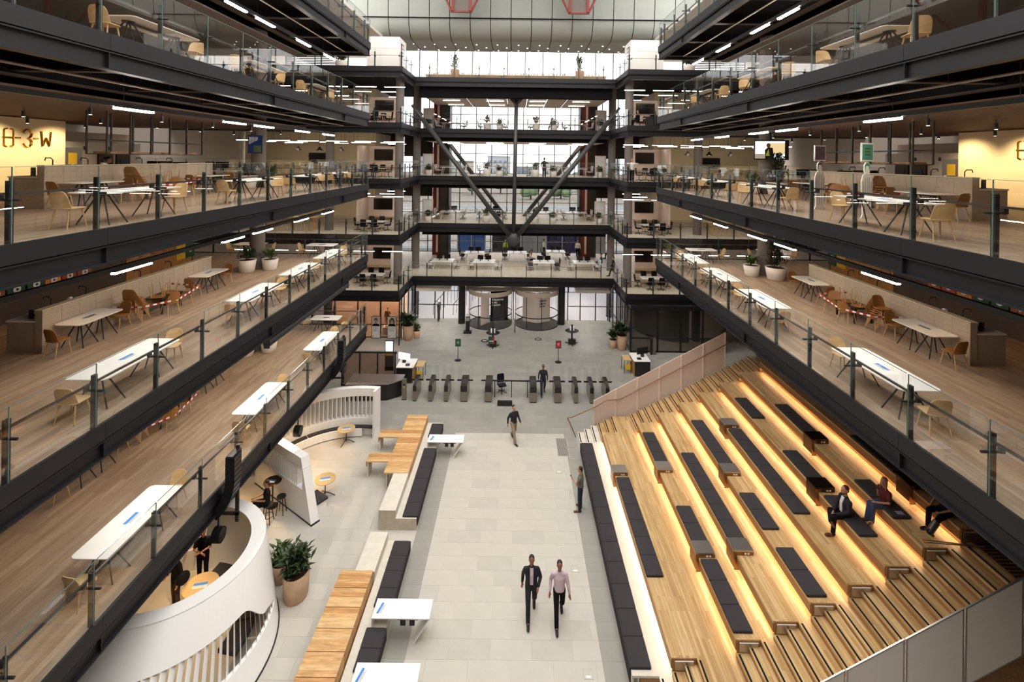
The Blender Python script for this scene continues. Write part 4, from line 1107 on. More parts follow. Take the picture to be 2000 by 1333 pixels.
# ---- right glass room
g = sgroup('window_11', 'dark framed glass meeting room right of the lobby')
xs = (8.6, 10.6, 12.3, 13.95, 15.6)
for x in xs: B(x-.06, x+.06, 36.05, 36.17, 0, 3.2).build('mullion', 'black', g)
for a, b in zip(xs, xs[1:]): B(a+.06, b-.06, 36.1, 36.12, .1, 1.0).build('pane', 'glass_grey', g); B(a+.06, b-.06, 36.1, 36.12, 1.08, 3.1).build('pane', 'glass_grey', g)
B(8.6, 15.6, 36.05, 36.17, 1.0, 1.08).build('transom', 'black', g); B(8.6, 15.6, 36.05, 36.17, 0, .1).build('sill', 'black', g); B(8.6, 15.6, 36.05, 36.17, 3.1, 3.45).build('head', 'black', g)
B(8.55, 8.65, 36.1, 41, .05, 3.1).build('pane', 'glass_grey', g); B(8.6, 26, 41, 41.1, 0, 3.4).build('back_wall', 'pink_wall', g)
t = thing('curved_partition', 'curved grey wall inside the right glass room', 'partition', (13.5, 41.5, 0)); MB().ring([[((3.4+q)*math.cos(a), (3.4+q)*math.sin(a), zz) for q, zz in ((0, 0), (.08, 0), (.08, 2.9), (0, 2.9))] for a in [R(180+4*i) for i in range(24)]]).build('wall', 'column', t)
for k in range(2):
    tag(MB().box(9.95+k*.22, 10.1+k*.22, 35.6, 35.75, 0, 1.15).box(9.94+k*.22, 10.11+k*.22, 35.59, 35.76, 1.15, 1.18).build('access_post', 'black' if k == 0 else 'gate_steel'), f'{("black", "steel")[k]} access post before the glass meeting room', 'post')
# ---- line array loudspeakers
def line_array(y, label, ztop=5.2):
    t = thing('line_array_speaker', label, 'loudspeaker', (-8.45, y, ztop))
    x = z = 0.0; a = 0.0
    for k in range(13):
        o = MB().box(-.13, .13, -.2, .2, -.14, 0).build('speaker_box', 'black_matt', t)
        o.location = (x, 0, z); o.rotation_euler = (0, a, 0)
        B(.13, .138, -.18, .18, -.13, -.01).build('grille', 'gate_dark', o)
        x -= .148*math.sin(a); z -= .148*math.cos(a); a += R(0 if k < 4 else 5.5)
    MB().box(-.05, .05, .2, .26, -2.2, .15).build('hanging_bar', 'black', t); MB().box(-.1, .1, -.22, .26, .0, .05).build('top_frame', 'black', t)
    MB().box(-.6, .05, .2, .26, -2.0, -1.92).build('fixing_arm', 'black', t)
line_array(14.7, 'curved black line array speaker hanging at the near gallery edge')
line_array(23.8, 'curved black line array speaker hanging at the far gallery edge', 5.25)
# round loudspeakers under the gallery
for k, (y, zz) in enumerate(((20.3, 2.75), (14.9, 2.6), (25.6, 3.1))):
    t = thing('round_speaker', f'round black speaker slung below the left gallery, {("middle", "nearest", "farthest")[k]} one', 'loudspeaker', (-9.0, y, zz))
    MB().cyl((-.12, 0, 0), (.12, 0, 0), .22, n=18).build('drum', 'black_matt', t); MB().cyl((.12, 0, 0), (.13, 0, 0), .19, n=18).build('grille', 'gate_dark', t); MB().box(-.02, .02, -.02, .02, .15, 1.2 if k < 2 else .8).build('bracket', 'black', t)
# long black pipe-like projector under the second gallery
t = thing('blind_cassette', 'long black blind cassette under the left gallery two floors up', 'blind', (XL-.05, 17.5, 7.45))
MB().cyl((0, 0, 0), (0, 8.2, 0), .14, n=14).build('roll', 'black', t); MB().box(-.1, .1, -.02, .02, -.16, .2).build('end_cap', 'black', t); MB().box(-.1, .1, 8.18, 8.22, -.16, .2).build('end_cap', 'black', t)
# floor grille and floor boxes
t = thing('floor_grille', 'slotted metal floor grille at the foot of the stair', 'grille', (2.15, 23.3, .001))
B(0, .55, 0, 1.5, 0, .003).build('frame', 'tile_warm', t)
for k in range(11): B(.02+k*.047, .045+k*.047, .02, 1.48, .003, .006).build('slot', 'gate_dark', t)
for k, (x, y) in enumerate(((2.1, 22.2), (2.2, 16.9), (2.15, 13.45))):
    t = thing('floor_box', f'small white floor socket lid near the stair bench, {("farthest", "middle", "nearest")[k]} one', 'socket', (x, y, .001))
    B(-.13, .13, -.13, .13, 0, .004).build('lid', 'tile_warm', t); B(-.07, .07, -.1, -.04, .004, .007).build('flap', 'paper', t)
    MB().box(-.135, .135, -.135, -.13, 0, .005).box(-.135, .135, .13, .135, 0, .005).box(-.135, -.13, -.13, .13, 0, .005).box(.13, .135, -.13, .13, 0, .005).build('joint', 'grey_print', t)
# ================================================================== GALLERY FURNITURE
def make_chair(seatm='oak', legm='oak_leg'):
    t = thing('dining_chair', 'x', 'chair')
    pr = rrect(.47, .44, .1, 4)
    MB().ring([[(p[0]*s, p[1]*s, zz - (.012 if abs(p[0]) < .12 else 0)) for p in pr] for s, zz in ((.93, .425), (1, .435), (1, .45), (.96, .458))]).build('seat', seatm, t)
    nu, nv = 8, 5; F1 = []; Bk = []
    for j in range(nv+1):
        v = j/nv
        for i in range(nu+1):
            u = -1 + 2*i/nu
            wv = .235*(1 - .12*v)*(1 - .18*max(0, v-.75)*4*abs(u))
            zz = .455 + .37*v*(1 - .10*(u**4)*v); yy = -.2 - .085*v + .055*u*u*(1-.3*v)
            F1.append((wv*u, yy, zz)); Bk.append((wv*u, yy-.016, zz))
    mb = MB(); n = len(F1); fs = []
    for j in range(nv):
        for i in range(nu):
            a = j*(nu+1)+i; b = a+1; c = b+nu+1; d = a+nu+1
            fs += [(a, b, c, d), (n+d, n+c, n+b, n+a)]
    rim = [i for i in range(nu+1)] + [(j+1)*(nu+1)-1 for j in range(1, nv+1)] + [nv*(nu+1)+i for i in range(nu-1, -1, -1)] + [j*(nu+1) for j in range(nv-1, 0, -1)]
    for q in range(len(rim)): a, b = rim[q], rim[(q+1) % len(rim)]; fs.append((b, a, n+a, n+b))
    mb.add(F1+Bk, fs); mb.build('backrest', seatm, t)
    for sx in (-1, 1):
        for sy in (-1, 1): MB().cyl((sx*.16, sy*.14, .43), (sx*.215, sy*.2 - (.03 if sy < 0 else 0), 0), .021, .013, 8).build('leg', legm, t)
    return Proto(t)
def make_table(L, W, name='long_table', blue='blue_print'):
    t = thing(name, 'x', 'table')
    pr = rrect(W, L, .13, 5)
    MB().ring([[(p[0]*s, p[1]*s2, zz) for p in pr] for s, s2, zz in ((.97, .985, .718), (1, 1, .73), (1, 1, .745), (.995, .997, .75))]).build('top', 'table_white', t)
    hy = L/2 - .45
    B(-.05, .05, -hy, hy, .66, .7).build('beam', 'black', t)
    for s in (-1, 1):
        MB().lathe([(.14, .695), (.14, .718)], 14, (0, s*hy, 0)).build('plate', 'black', t)
        for sx in (-1, 1):
            for k in (-1, 1): MB().cyl((sx*.06, s*hy+k*.05, .7), (sx*W*.4, s*hy+k*.26, 0), .02, .015, 8).build('leg', 'black', t)
    notice(t, (0, 0, .75), R(90), .42, .18, blue)
    return Proto(t)
CHAIR = make_chair(); WARMLIT_CHAIR = make_chair('tan', 'oak_leg')  # inner chairs are the same oak, browned to hold the warm lamp light
TABLE = make_table(2.52, .96); SMALL = make_table(1.62, .84, 'short_table', 'blue_dark_print')
def put_chair(proto, side, d, y, z, rz, label, group):
    return proto.put((mirror(side, d), y, z), rz, label, group)
EDGE = {1: [(11.12, 13.66), (17.4, 19.95), (23.25, 25.8)], 2: [(10.9, 13.45), (16.9, 19.45), (20.7, 23.2), (24.2, 26.7)],
        3: [(10.9, 13.45), (16.6, 19.1), (21.2, 23.7), (25.2, 27.7)], 4: [(11.6, 14.1), (16.9, 19.4), (22.2, 24.7)]}
for side in (-1, 1):
    for l in (1, 2, 3, 4):
        if side > 0 and l == 1: continue
        z = LV[l]; g = gal(side, l)
        for i, (a, b) in enumerate(EDGE[l]):
            d = 9.42
            TABLE.put((mirror(side, d), (a+b)/2, z), 0 if side < 0 else math.pi, f'{ORD[i]} long white table along the edge of the {g}', 'white gallery tables')
            rr = random.Random(side*100+l*10+i)
            put_chair(CHAIR, side, d + rr.uniform(-.12, .12), a-.28, z, rr.uniform(-.25, .25), f'oak chair at near end of {ORD[i]} edge table, {g}', 'oak gallery chairs')
            put_chair(CHAIR, side, d + rr.uniform(-.1, .1), b+.28, z, math.pi + rr.uniform(-.2, .2), f'oak chair at far end of {ORD[i]} edge table, {g}', 'oak gallery chairs')
        if l == 4: continue
        for i, (a, b) in enumerate(((14.35, 15.97), (20.2, 21.82))):
            d = 12.98; w = ('near', 'far')[i]
            SMALL.put((mirror(side, d), (a+b)/2, z), 0 if side < 0 else math.pi, f'short white table at the {w} end of the counter, {g}', 'short counter tables')
            put_chair(WARMLIT_CHAIR, side, d-.05, a-.3, z, .2*side, f'oak chair in warm-lit colour on near side of the {w} counter table, {g}', 'counter chairs in warm-lit colour')
            put_chair(WARMLIT_CHAIR, side, d, b+.3, z, math.pi+.15*side, f'oak chair in warm-lit colour on far side of the {w} counter table, {g}', 'counter chairs in warm-lit colour')
        # stored chairs: a stack, and upturned ones on a low black table, roped off
        d = 12.9
        for k in range(6):
            o = put_chair(WARMLIT_CHAIR, side, d+.02*k, 17.05 - .035*k, z+.075*k, .1 + (math.pi if side > 0 else 0), f'oak chair in warm-lit colour, stacked by the counter, {("lowest", "second", "third", "fourth", "fifth", "topmost")[k]}, {g}', 'stacked chairs in warm-lit colour')
        t = thing('side_table', f'low black table holding upturned chairs, {g}', 'table', (mirror(side, 12.95), 18.25, z))
        B(-.35, .35, -.55, .55, .52, .56).build('top', 'black', t)
        for sx in (-1, 1):
            for sy in (-1, 1): MB().box(sx*.3-.03, sx*.3+.03, sy*.5-.03, sy*.5+.03, 0, .52).build('leg', 'black', t)
        for k, (yy, dz) in enumerate(((17.95, .565), (18.55, .565))):
            o = put_chair(WARMLIT_CHAIR, side, 12.95, yy, z, 0, f'upturned oak chair in warm-lit colour on the low black table, {("nearer", "farther")[k]} one, {g}', 'upturned chairs')
            o.rotation_euler = (math.pi, 0, .4+k*.9); o.location.z = z + dz + .455
        o = put_chair(WARMLIT_CHAIR, side, 12.55, 18.9, z, 2.2, f'oak chair in warm-lit colour roped off at far end of the stored chairs, {g}', 'stored chairs')
        o = put_chair(WARMLIT_CHAIR, side, 12.35, 17.75, z, -1.2*side, f'oak chair in warm-lit colour roped off in front of the stored chairs, {g}', 'stored chairs')
        tp = thing('barrier_tape', f'red and white barrier tape round the stored chairs, {g}', 'tape', (0, 0, z))
        pts = [(mirror(side, 13.4), 16.5, .62), (mirror(side, 12.5), 16.6, .6), (mirror(side, 12.1), 17.8, .52), (mirror(side, 12.2), 19.2, .66), (mirror(side, 13.4), 19.3, .7)]
        q = 0
        for p0, p1 in zip(pts, pts[1:]):
            p0, p1 = Vector(p0), Vector(p1); n = max(2, int((p1-p0).length/.12))
            for s in range(n):
                a_, b_ = p0.lerp(p1, s/n), p0.lerp(p1, (s+1)/n)
                MB().ring([[a_+Vector((0, 0, h)) for h in (-.03,)]+[a_+Vector((.004, .004, -.03)), a_+Vector((.004, .004, .03)), a_+Vector((0, 0, .03))], [b_+Vector((0, 0, -.03)), b_+Vector((.004, .004, -.03)), b_+Vector((.004, .004, .03)), b_+Vector((0, 0, .03))]]).build('stripe', 'red_print' if q % 2 else 'paper', tp); q += 1
        # counter
        if l > 1:
            X = lambda dd: mirror(side, dd)
            bx = lambda a, b, *r: MB().box(*sorted((X(a), X(b))), *r)
            c = thing('kitchen_counter', f'long tiled island counter with sink on the {g}', 'counter', (0, 0, z))
            bx(13.66, 14.5, 14.12, 21.9, 0, .9).build('cabinet', 'stone', c)
            bx(13.64, 14.52, 14.1, 21.9, .9, .94).build('worktop', 'white_matt', c)
            up = bx(13.46, 13.66, 14.1, 21.9, 0, 1.25).build('upstand', 'stone', c)
            bx(13.44, 13.68, 14.09, 21.91, 1.25, 1.27).build('coping', 'cream', c)
            tm = bx(13.452, 13.46, .004, .596, .003, .147).mesh('tile', 'counter_tile')
            for r_ in range(8):
                for q_ in range(13): link(tm, 'tile', up, (0, 14.1+.6*q_, .03+.15*r_))
            bx(13.8, 14.3, 14.5, 15.1, .905, .945).build('sink', 'black', c)
            for k, yy in enumerate((14.7, 15.9, 18.2, 19.8)):
                xx = X(13.78)
                MB().tube([(xx, yy, .94), (xx, yy, 1.42), (xx + side*.06, yy, 1.48), (xx + side*.22, yy, 1.48), (xx + side*.24, yy, 1.4)], .016, 6).build('tap', 'black', c)
            bx(13.95, 14.05, 14.3, 14.36, .94, 1.2).build('tap_column', 'black', c); bx(13.72, 13.8, 15.25, 15.35, .94, 1.3).build('soap_bottle', 'paper', c)
    # end tables set crosswise
    for l, xs in ((1, (10.6,)), (2, (10.9, 15.0)), (3, (15.0,))):
        if side > 0 and l == 1: continue
        for i, d in enumerate(xs):
            SMALL.put((mirror(side, d), 28.0, LV[l]), R(90), f'{("inner", "outer")[i]} white table crosswise at far end of the {gal(side, l)}', 'crosswise end tables')
            for s in (-1, 1): CHAIR.put((mirror(side, d)+s*1.1, 28.0, LV[l]), -s*R(-90), f'oak chair on the {("left", None, "right")[s+1]} of {("inner", "outer")[i]} end table, {gal(side, l)}', 'end table chairs')
# ---- planters round the gallery columns
for side in (-1, 1):
    for l in (1, 2, 3):
        if side > 0 and l == 1: continue
        g = gal(side, l); big = side > 0
        planter(mirror(side, 13.2), 24.35 if not big else 24.2, LV[l], f'round white planter {"with tall ficus" if big else "with trailing plant"} by the column, {g}', .43 if not big else .5, .62, 'pot_white', 'leaf_dark' if big else 'leaf', .3 if not big else 1.35, 60 if not big else 420, .5 if not big else .3, .78, seed=20+l+side)
        planter(mirror(side, 12.35), 24.95, LV[l], f'second white planter with spiky leaves beside the column planter, {g}', .4, .55, 'pot_white', 'leaf2', .25, 70, .45, .8, seed=30+l+side)
# ---- kitchen back walls two floors up
for side in (-1, 1):
    z = LV[2]; X = lambda d: mirror(side, d); g = gal(side, 2)
    bx = lambda a, b, *r: MB().box(*sorted((X(a), X(b))), *r)
    k = thing('kitchen_wall_unit', f'timber kitchen wall unit with crates behind the counter, {g}', 'cabinet', (0, 0, z))
    bx(17.0, 17.5, 8, 26, 0, 2.6).build('carcass', 'brown_wall', k)
    for i in range(6):
        dr = bx(16.96, 17.0, 21.5+.72*i+.01, 21.5+.72*(i+1)-.01, .1, 2.3).build('door', 'cabinet_wood', k)
        bx(16.94, 16.96, 21.5+.72*i+.05, 21.5+.72*i+.2, 1.1, 1.13).build('handle', 'black', dr)
    bx(16.95, 17.0, 21.0, 21.45, 1.5, 1.75).build('sign_plate', 'paper', k)
    for i, (yy, m, txt) in enumerate(((15.75, 'brick_orange', None), (16.42, 'dark_green', 'TASMANIA'), (17.1, 'dark_green', 'TASMANIA'), (17.75, 'orange', None), (18.4, 'stencil_red', None), (19.05, 'brick_orange', None), (24.6, 'yellow', None), (25.3, 'dark_green', None))):
        c = bx(16.9, 16.96, yy, yy+(.6 if i < 6 else .65), .9 if i < 6 else .45, 1.5 if i < 6 else 1.3).build('crate_front', m, k)
        o = MB().lathe([(.13, 0), (.13, .01), (.02, .01)], 16).build('crate_badge', 'paper', c); o.location = (X(16.89), yy+.31, 1.12 if i < 6 else .85); o.rotation_euler = (0, R(90), 0)
        o = MB().ell((0, 0, 0), (.05, .05, .02), 8, 6).build('crate_emblem', 'dark_green' if 'green' in m else 'stencil_red', c); o.location = (X(16.875), yy+.31, 1.12 if i < 6 else .85); o.rotation_euler = (0, R(90), 0)
        if txt:
            for q in range(7): bx(16.885, 16.9, yy+.08+.065*q, yy+.11+.065*q, 1.32, 1.36).build('print_mark', 'yellow', c)
# ---- lettering on the cream wall
w = thing('wall_lettering', 'raised brass lettering reading 0-3-W on the cream wall', 'lettering', (-20.98, 0, LV[3]))
w.location.x = mirror(-1, 20.72)
def stencil0(yc, parent):
    for s in (-1, 1):
        pts = []
        for i in range(13):
            a = R(-82+164*i/12); pts.append((s*.17*min(1, abs(math.cos(a))*1.5)+s*.02, .2*math.sin(a)+(.17 if math.sin(a) > 0.3 else -.17 if math.sin(a) < -.3 else .17*math.sin(a)/.3)))
        MB().tube([(0, yc+p[0], 2.25+p[1]) for p in pts], .035, 6).build('letter_stroke', 'gold', parent)
Y3 = 20.05
stencil0(Y3, w); B(-.02, .02, Y3-.26, Y3+.26, 2.22, 2.28).build('letter_stroke', 'gold', w)
B(-.02, .02, Y3+.28, Y3+.48, 2.22, 2.28).build('letter_dash', 'gold', w)
def arc3(yc, zc, a0, a1, r=.18): return [(0, yc+r*math.cos(R(a)), zc+r*1.02*math.sin(R(a))) for a in [a0+(a1-a0)*i/8 for i in range(9)]]
MB().tube(arc3(Y3+.78, 2.43, 170, 20), .035, 6).build('letter_stroke', 'gold', w); MB().tube(arc3(Y3+.78, 2.43, 15, -80), .035, 6).build('letter_stroke', 'gold', w)
MB().tube(arc3(Y3+.78, 2.06, 80, -70), .035, 6).build('letter_stroke', 'gold', w); MB().tube(arc3(Y3+.78, 2.06, -80, -170), .035, 6).build('letter_stroke', 'gold', w)
B(-.02, .02, Y3+1.06, Y3+1.26, 2.22, 2.28).build('letter_dash', 'gold', w)
for a, b in (((1.38, 2.57), (1.45, 1.92)), ((1.45, 1.92), (1.6, 2.3)), ((1.6, 2.3), (1.75, 1.92)), ((1.75, 1.92), (1.82, 2.57))): MB().tube([(0, Y3+a[0], a[1]), (0, Y3+b[0], b[1])], .035, 6).build('letter_stroke', 'gold', w)
w2 = thing('wall_lettering', 'brass zero of the lettering on the right cream wall', 'lettering', (mirror(1, 20.72), 0, LV[3]))
stencil0(19.7, w2); B(-.02, .02, 19.45, 19.95, 2.22, 2.28).build('letter_stroke', 'gold', w2)
# wall fittings past the lettering
for side in (-1, 1):
    z = LV[3]; X = lambda d: mirror(side, d); g = gal(side, 3)
    bx = lambda a, b, *r: MB().box(*sorted((X(a), X(b))), *r)
    k = thing('servery_wall', f'pale servery wall with ovens past the cream wall, {g}', 'servery', (0, 0, z))
    bx(21.6, 21.8, 22.7, 28.2, 0, 2.2).build('panel', 'pale_wall', k)
    for i in range(2):
        ov = bx(21.5, 21.62, 25.3+1.15*i, 26.2+1.15*i, 1.05, 1.6).build('oven_niche', 'bronze_dark', k); bx(21.47, 21.5, 25.5+1.15*i, 26.0+1.15*i, 1.1, 1.35).build('oven', 'black', ov)
    f = bx(21.3, 21.6, 23.1, 24.1, .0, 1.9).build('fridge', 'gate_steel', k); bx(21.28, 21.3, 23.35, 23.8, 1.1, 1.65).build('poster', 'yellow', f)
    for i in range(2): bx(21.57, 21.6, 24.5+1.5*i, 24.62+1.5*i, 1.8, 1.98).build('sign', 'black', k)
    # hanging shelf frame over the counter
    h = thing('hanging_shelf', f'black hanging shelf frame above the counter, {g}', 'shelf', (X(14.1), 0, z))
    for yy in (16.6, 17.6, 18.6, 19.6, 20.6, 21.6):
        for s in (-.35, .35): MB().box(s-.025, s+.025, yy-.025, yy+.025, 1.62, 3.1).build('rod', 'black', h)
    for zz in (1.62, 2.1):
        for s in (-.35, .35): MB().box(s-.015, s+.015, 16.6, 21.6, zz-.015, zz+.015).build('bar', 'black', h)
        for yy in (16.6, 21.6): MB().box(-.35, .35, yy-.015, yy+.015, zz-.015, zz+.015).build('bar', 'black', h)
    B(-.3, .3, 16.8, 19.2, 1.64, 1.7).build('shelf_board', 'cabinet_wood', h)
    B(-.3, .3, 19.4, 21.4, 1.64, 1.7).build('shelf_board', 'cabinet_wood', h)
# ---- column screens
t = thing('column_screen', 'tilted screen hung before the column, left gallery three floors up', 'screen', (mirror(-1, 13.0), 24.6, LV[3]+2.2), R(20))
t.scale = (.66,)*3; B(-.5, .5, -.03, .03, -.7, .7).build('casing', 'tv_frame', t); s = B(-.46, .46, -.04, -.03, -.66, .66).build('display', 'screen_c', t)
for k in range(7): B(-.42+.09*k, -.38+.09*k, -.045, -.04, .0+.05*k, .55).build('image_bar', 'paper', s)
B(-.1, .42, -.045, -.04, -.6, -.1).build('image_patch', 'leaf2', s); MB().box(-.03, .03, 0, .06, .6, 1.0).build('hanger', 'black', t)
t = thing('column_screen', 'bright television hung before the column, right gallery three floors up', 'television', (mirror(1, 13.05), 24.6, LV[3]+2.25), R(-12))
B(-.78, .85, -.03, .05, -.5, .5).build('casing', 'tv_frame', t); s = B(-.72, .66, -.04, -.03, -.44, .44).build('display', 'screen_a', t)
B(-.1, .66, -.045, -.04, -.2, .35).build('image_field', 'screen_b', s); B(-.72, .1, -.045, -.04, -.44, -.2).build('image_field', 'paper', s)
MB().prism([(-.25, -.44), (-.27, .0), (-.12, .14), (.1, .1), (.16, -.44)], -.05, -.045, 'y').build('image_jacket', 'navy', s)
MB().prism([(-.1+.1*math.cos(R(a)), .23+.12*math.sin(R(a))) for a in range(0, 360, 40)], -.05, -.045, 'y').build('image_head', 'skin_dark', s); MB().prism([(-.24, -.3), (-.1, .05), (-.04, -.3)], -.055, -.05, 'y').build('image_vest', 'hivis', s)
MB().box(-.03, .03, 0, .06, .4, .9).build('hanger', 'black', t)
# ---- cardboard cut-out figures holding signs (right gallery three floors up)
def cutout(d, y, m, label):
    t = thing('cutout_figure', label, 'cutout', (mirror(1, d), y, LV[3]), R(25))
    MB().prism([(-.28, 0), (.3, 0), (.2, .12), (.22, .5), (.27, .6), (.27, 1.1), (.2, 1.28), (.1, 1.33), (.15, 1.42), (.14, 1.58), (.06, 1.68), (-.06, 1.68), (-.14, 1.58), (-.15, 1.42), (-.1, 1.33), (-.2, 1.28), (-.27, 1.1), (-.27, .6), (-.22, .5), (-.2, .12)], -.015, .015, 'y').build('board', 'paper', t)
    MB().prism([(-.12, 1.36), (-.13, 1.58), (-.05, 1.65), (.05, 1.65), (.13, 1.58), (.12, 1.36), (.08, 1.56), (-.08, 1.56)], -.02, -.015, 'y').build('print_hair', m, t)
    for x in (-.2, -.1, .0, .1, .2): B(x-.008, x+.008, -.02, -.015, .15 if abs(x) < .15 else .6, 1.2 if abs(x) < .15 else 1.1).build('print_line', 'black', t)
    B(-.3, .3, -.018, .018, 1.7, 2.25).build('sign_edge', 'paper', t); p = B(-.26, .26, -.024, -.018, 1.74, 2.21).build('sign_face', m, t)
    mb = MB()
    for k in range(3): mb.box(-.14, .12, -.028, -.024, 1.88+.09*k, 1.92+.09*k)
    mb.build('print_lines', 'black', p)
cutout(10.95, 17.2, 'purple_print', 'flat cardboard figure with a purple sign on the right gallery')
cutout(10.75, 14.6, 'teal_print', 'flat cardboard figure with a teal sign on the right gallery')
# ---- linear lights and spots under the galleries
def batten(x, y0, L, z, label, group, m='led'):
    t = thing('linear_light', label, 'light', (x, y0, z))
    B(-.06, .06, 0, L, .02, .08).build('housing', 'black', t); B(-.055, .055, .02, L-.02, -.03, .02).build('diffuser', m, t)
for side in (-1, 1):
    for l in (1, 2, 3, 4):
        if side > 0 and l == 1: continue
        for i, (a, L) in enumerate(((12.3, 1.3), (16.9, 1.3), (18.9, 1.4), (22.4, 1.4), (25.6, 1.4))):
            batten(mirror(side, 9.95), a, L, LV[l]+2.8, f'{ORD[i]} glowing linear light under the gallery above, {gal(side, l)}', 'linear lights along gallery edges')
SPOTS = []
def spot(x, y, z, label, energy, size=75, col=(1, .62, .32), tilt=0):
    t = thing('spotlight', label, 'spotlight', (x, y, z))
    MB().cyl((0, 0, 0), (0, 0, .2), .055, n=12).build('body', 'black', t); MB().cyl((0, 0, .2), (0, 0, .32), .012, n=6).build('stem', 'black', t); MB().cyl((0, 0, -.002), (0, 0, .004), .042, n=12).build('lens', 'spot_lens', t)
    ld = bpy.data.lights.new('spot_lamp', 'SPOT'); ld.energy = energy; ld.color = col; ld.spot_size = R(size); ld.spot_blend = .7; ld.shadow_soft_size = .05
    lo = bpy.data.objects.new('spot_lamp', ld); COL.objects.link(lo); lo.parent = t; lo.location = (0, 0, -.02); lo.rotation_euler = (0, tilt, 0)
SPW = 30
for side in (-1, 1):
    for l in (1, 2, 3):
        if side > 0 and l == 1: continue
        for j, d in enumerate((12.4, 15.6)):
            for i in range(7):
                spot(mirror(side, d), 8.6+2.9*i+(j*1.2), LV[l]+2.78, f'black cylinder spotlight, {ORD[i]} in the {("front", "rear")[j]} row, {gal(side, l)}', SPW)
    for i in range(6): spot(mirror(side, 19.3), 9+2.6*i, LV[3]+2.8, f'black wall washer spotlight, {ORD[i]} before the cream wall, {gal(side, 3)}', 220, 115, (1, .8, .48), R(38)*(1 if side < 0 else -1))
for i, (x, y) in enumerate(((-9.6, 14.2), (-10.3, 16.5), (-9.3, 20.0), (-9.4, 22.6), (-11.5, 19.0), (-12.5, 13.5))):
    spot(x, y, 3.05, f'warm spotlight below the left gallery over the booths, {ORD[i]}', 160, 95, (1, .66, .34))

for i, (x, y) in enumerate(((-10.2, 40.1), (-13.2, 40.0), (-15.0, 39.6))):
    spot(x, y, 3.45, f'warm spotlight inside the showroom left of the entrance, {ORD[i]}', 130, 110, (1, .62, .3))
def HG(b): return 3.91 - (b.location.z % 4.2)
# ================================================================== FAR OFFICES
def office_chair(m, name='office_chair'):
    t = thing(name, 'x', 'chair')
    mb = MB()
    for k in range(5):
        a = R(72*k); mb.tube([(0, 0, .1), (.28*math.cos(a), .28*math.sin(a), .06)], .02, 5); mb.ell((.29*math.cos(a), .29*math.sin(a), .03), (.03, .03, .03), 6, 4)
    mb.build('star_base', 'black' if m == 'black_cloth' else 'gate_steel', t)
    MB().cyl((0, 0, .08), (0, 0, .42), .03, n=8).build('gas_lift', 'black', t)
    MB().prism(rrect(.48, .46, .08, 3), .42, .49).build('seat', m, t)
    MB().ring([[(x*w, -.22-.06*q+.05*(x*x)*4, .52+.5*q) for x in (-.23, -.12, 0, .12, .23)] + [(x*w, -.25-.06*q+.05*(x*x)*4, .52+.5*q) for x in (.23, .12, 0, -.12, -.23)] for q, w in ((0, .9), (.5, 1), (.9, .95), (1, .8))]).build('backrest', m, t)
    for s in (-1, 1): MB().tube([(s*.26, -.1, .44), (s*.28, -.1, .66), (s*.28, .12, .67)], .018, 5).build('armrest', 'black', t)
    return Proto(t)
OFB, OFW = office_chair('black_cloth'), office_chair('white_cloth')
def make_desk(mon=True, legs='oak_leg', w=1.9, d=1.5):
    t = thing('work_table', 'x', 'desk')
    MB().prism(rrect(w, d, .05, 3), .72, .75).build('top', 'table_white', t)
    for sx in (-1, 1):
        for sy in (-1, 1): MB().cyl((sx*(w/2-.25), sy*(d/2-.25), .72), (sx*(w/2-.12), sy*(d/2-.12), 0), .03, .022, 8).build('leg', legs, t)
    if mon:
        for s in (-1, 1):
            for k in (-1, 1):
                mo = B(-.27, .27, -.015, .015, .1, .45).build('monitor', 'tv', t); mo.location = (k*.36, s*.1, .8); mo.rotation_euler = (R(-6), 0, R(20*k)+(0 if s > 0 else 0))
                B(-.03, .03, -.02, .02, -.05, .12).build('monitor_arm', 'black', mo)
    return Proto(t)
DESKM, DESK, MEET = make_desk(True, 'white'), make_desk(False, 'white'), make_desk(False, 'oak_leg', 1.9, 1.0)
WHERE = ['far left', 'centre left', 'centre right', 'far right', 'rear left', 'rear middle', 'rear right']
def station(x, y, z, l, i, mon, cm):
    D = DESKM if mon else DESK
    fl = f'office {UP[l]}'
    D.put((x, y, z), 0, f'white desk {"with monitors " if mon else ""}at {WHERE[i]} of the far bridge {fl}', 'desks in the far bridge offices')
    for k, (sx, sy) in enumerate(((-1, -.35), (1, -.35), (-1, .4), (1, .4))):
        cm.put((x+sx*1.2, y+sy, z), -sx*R(90)*-1 if False else (R(-90) if sx < 0 else R(90)), f'swivel chair on {("left front", "right front", "left back", "right back")[k]} of the {WHERE[i]} desk, {fl}', 'swivel chairs at the far desks')
for i, p in enumerate(((866, 508), (946, 510), (1062, 511), (1140, 512), (927, 493), (1010, 493), (1085, 491))):
    q = at(p[0], p[1], 4.95); station(q.x, q.y, 4.2, 1, i, True, OFB if i > 3 or i == 2 else OFW)
for l in (2, 3, 4):
    for i, x in enumerate((-6.3, -2.35, 2.45, 5.75)): station(x, 46.4 + .3*(i % 2), LV[l], l, i, l == 2, OFW)
for l in (2, 3, 4):
    for i, (x, r) in enumerate(((-8.05, .3), (-2.75, .38), (-1.6, .32), (1.7, .36), (3.3, .34), (7.55, .3))):
        planter(x, 44.35, LV[l], f'pale office planter on the far bridge {UP[l]}, {("leftmost", "second", "third", "fourth", "fifth", "rightmost")[i]}', r, .62 if i in (1, 3) else .5, 'pot_white', 'leaf2' if i % 2 else 'leaf', .45 if i in (1, 3) else .25, 70, .55, .85, seed=50+l*7+i)
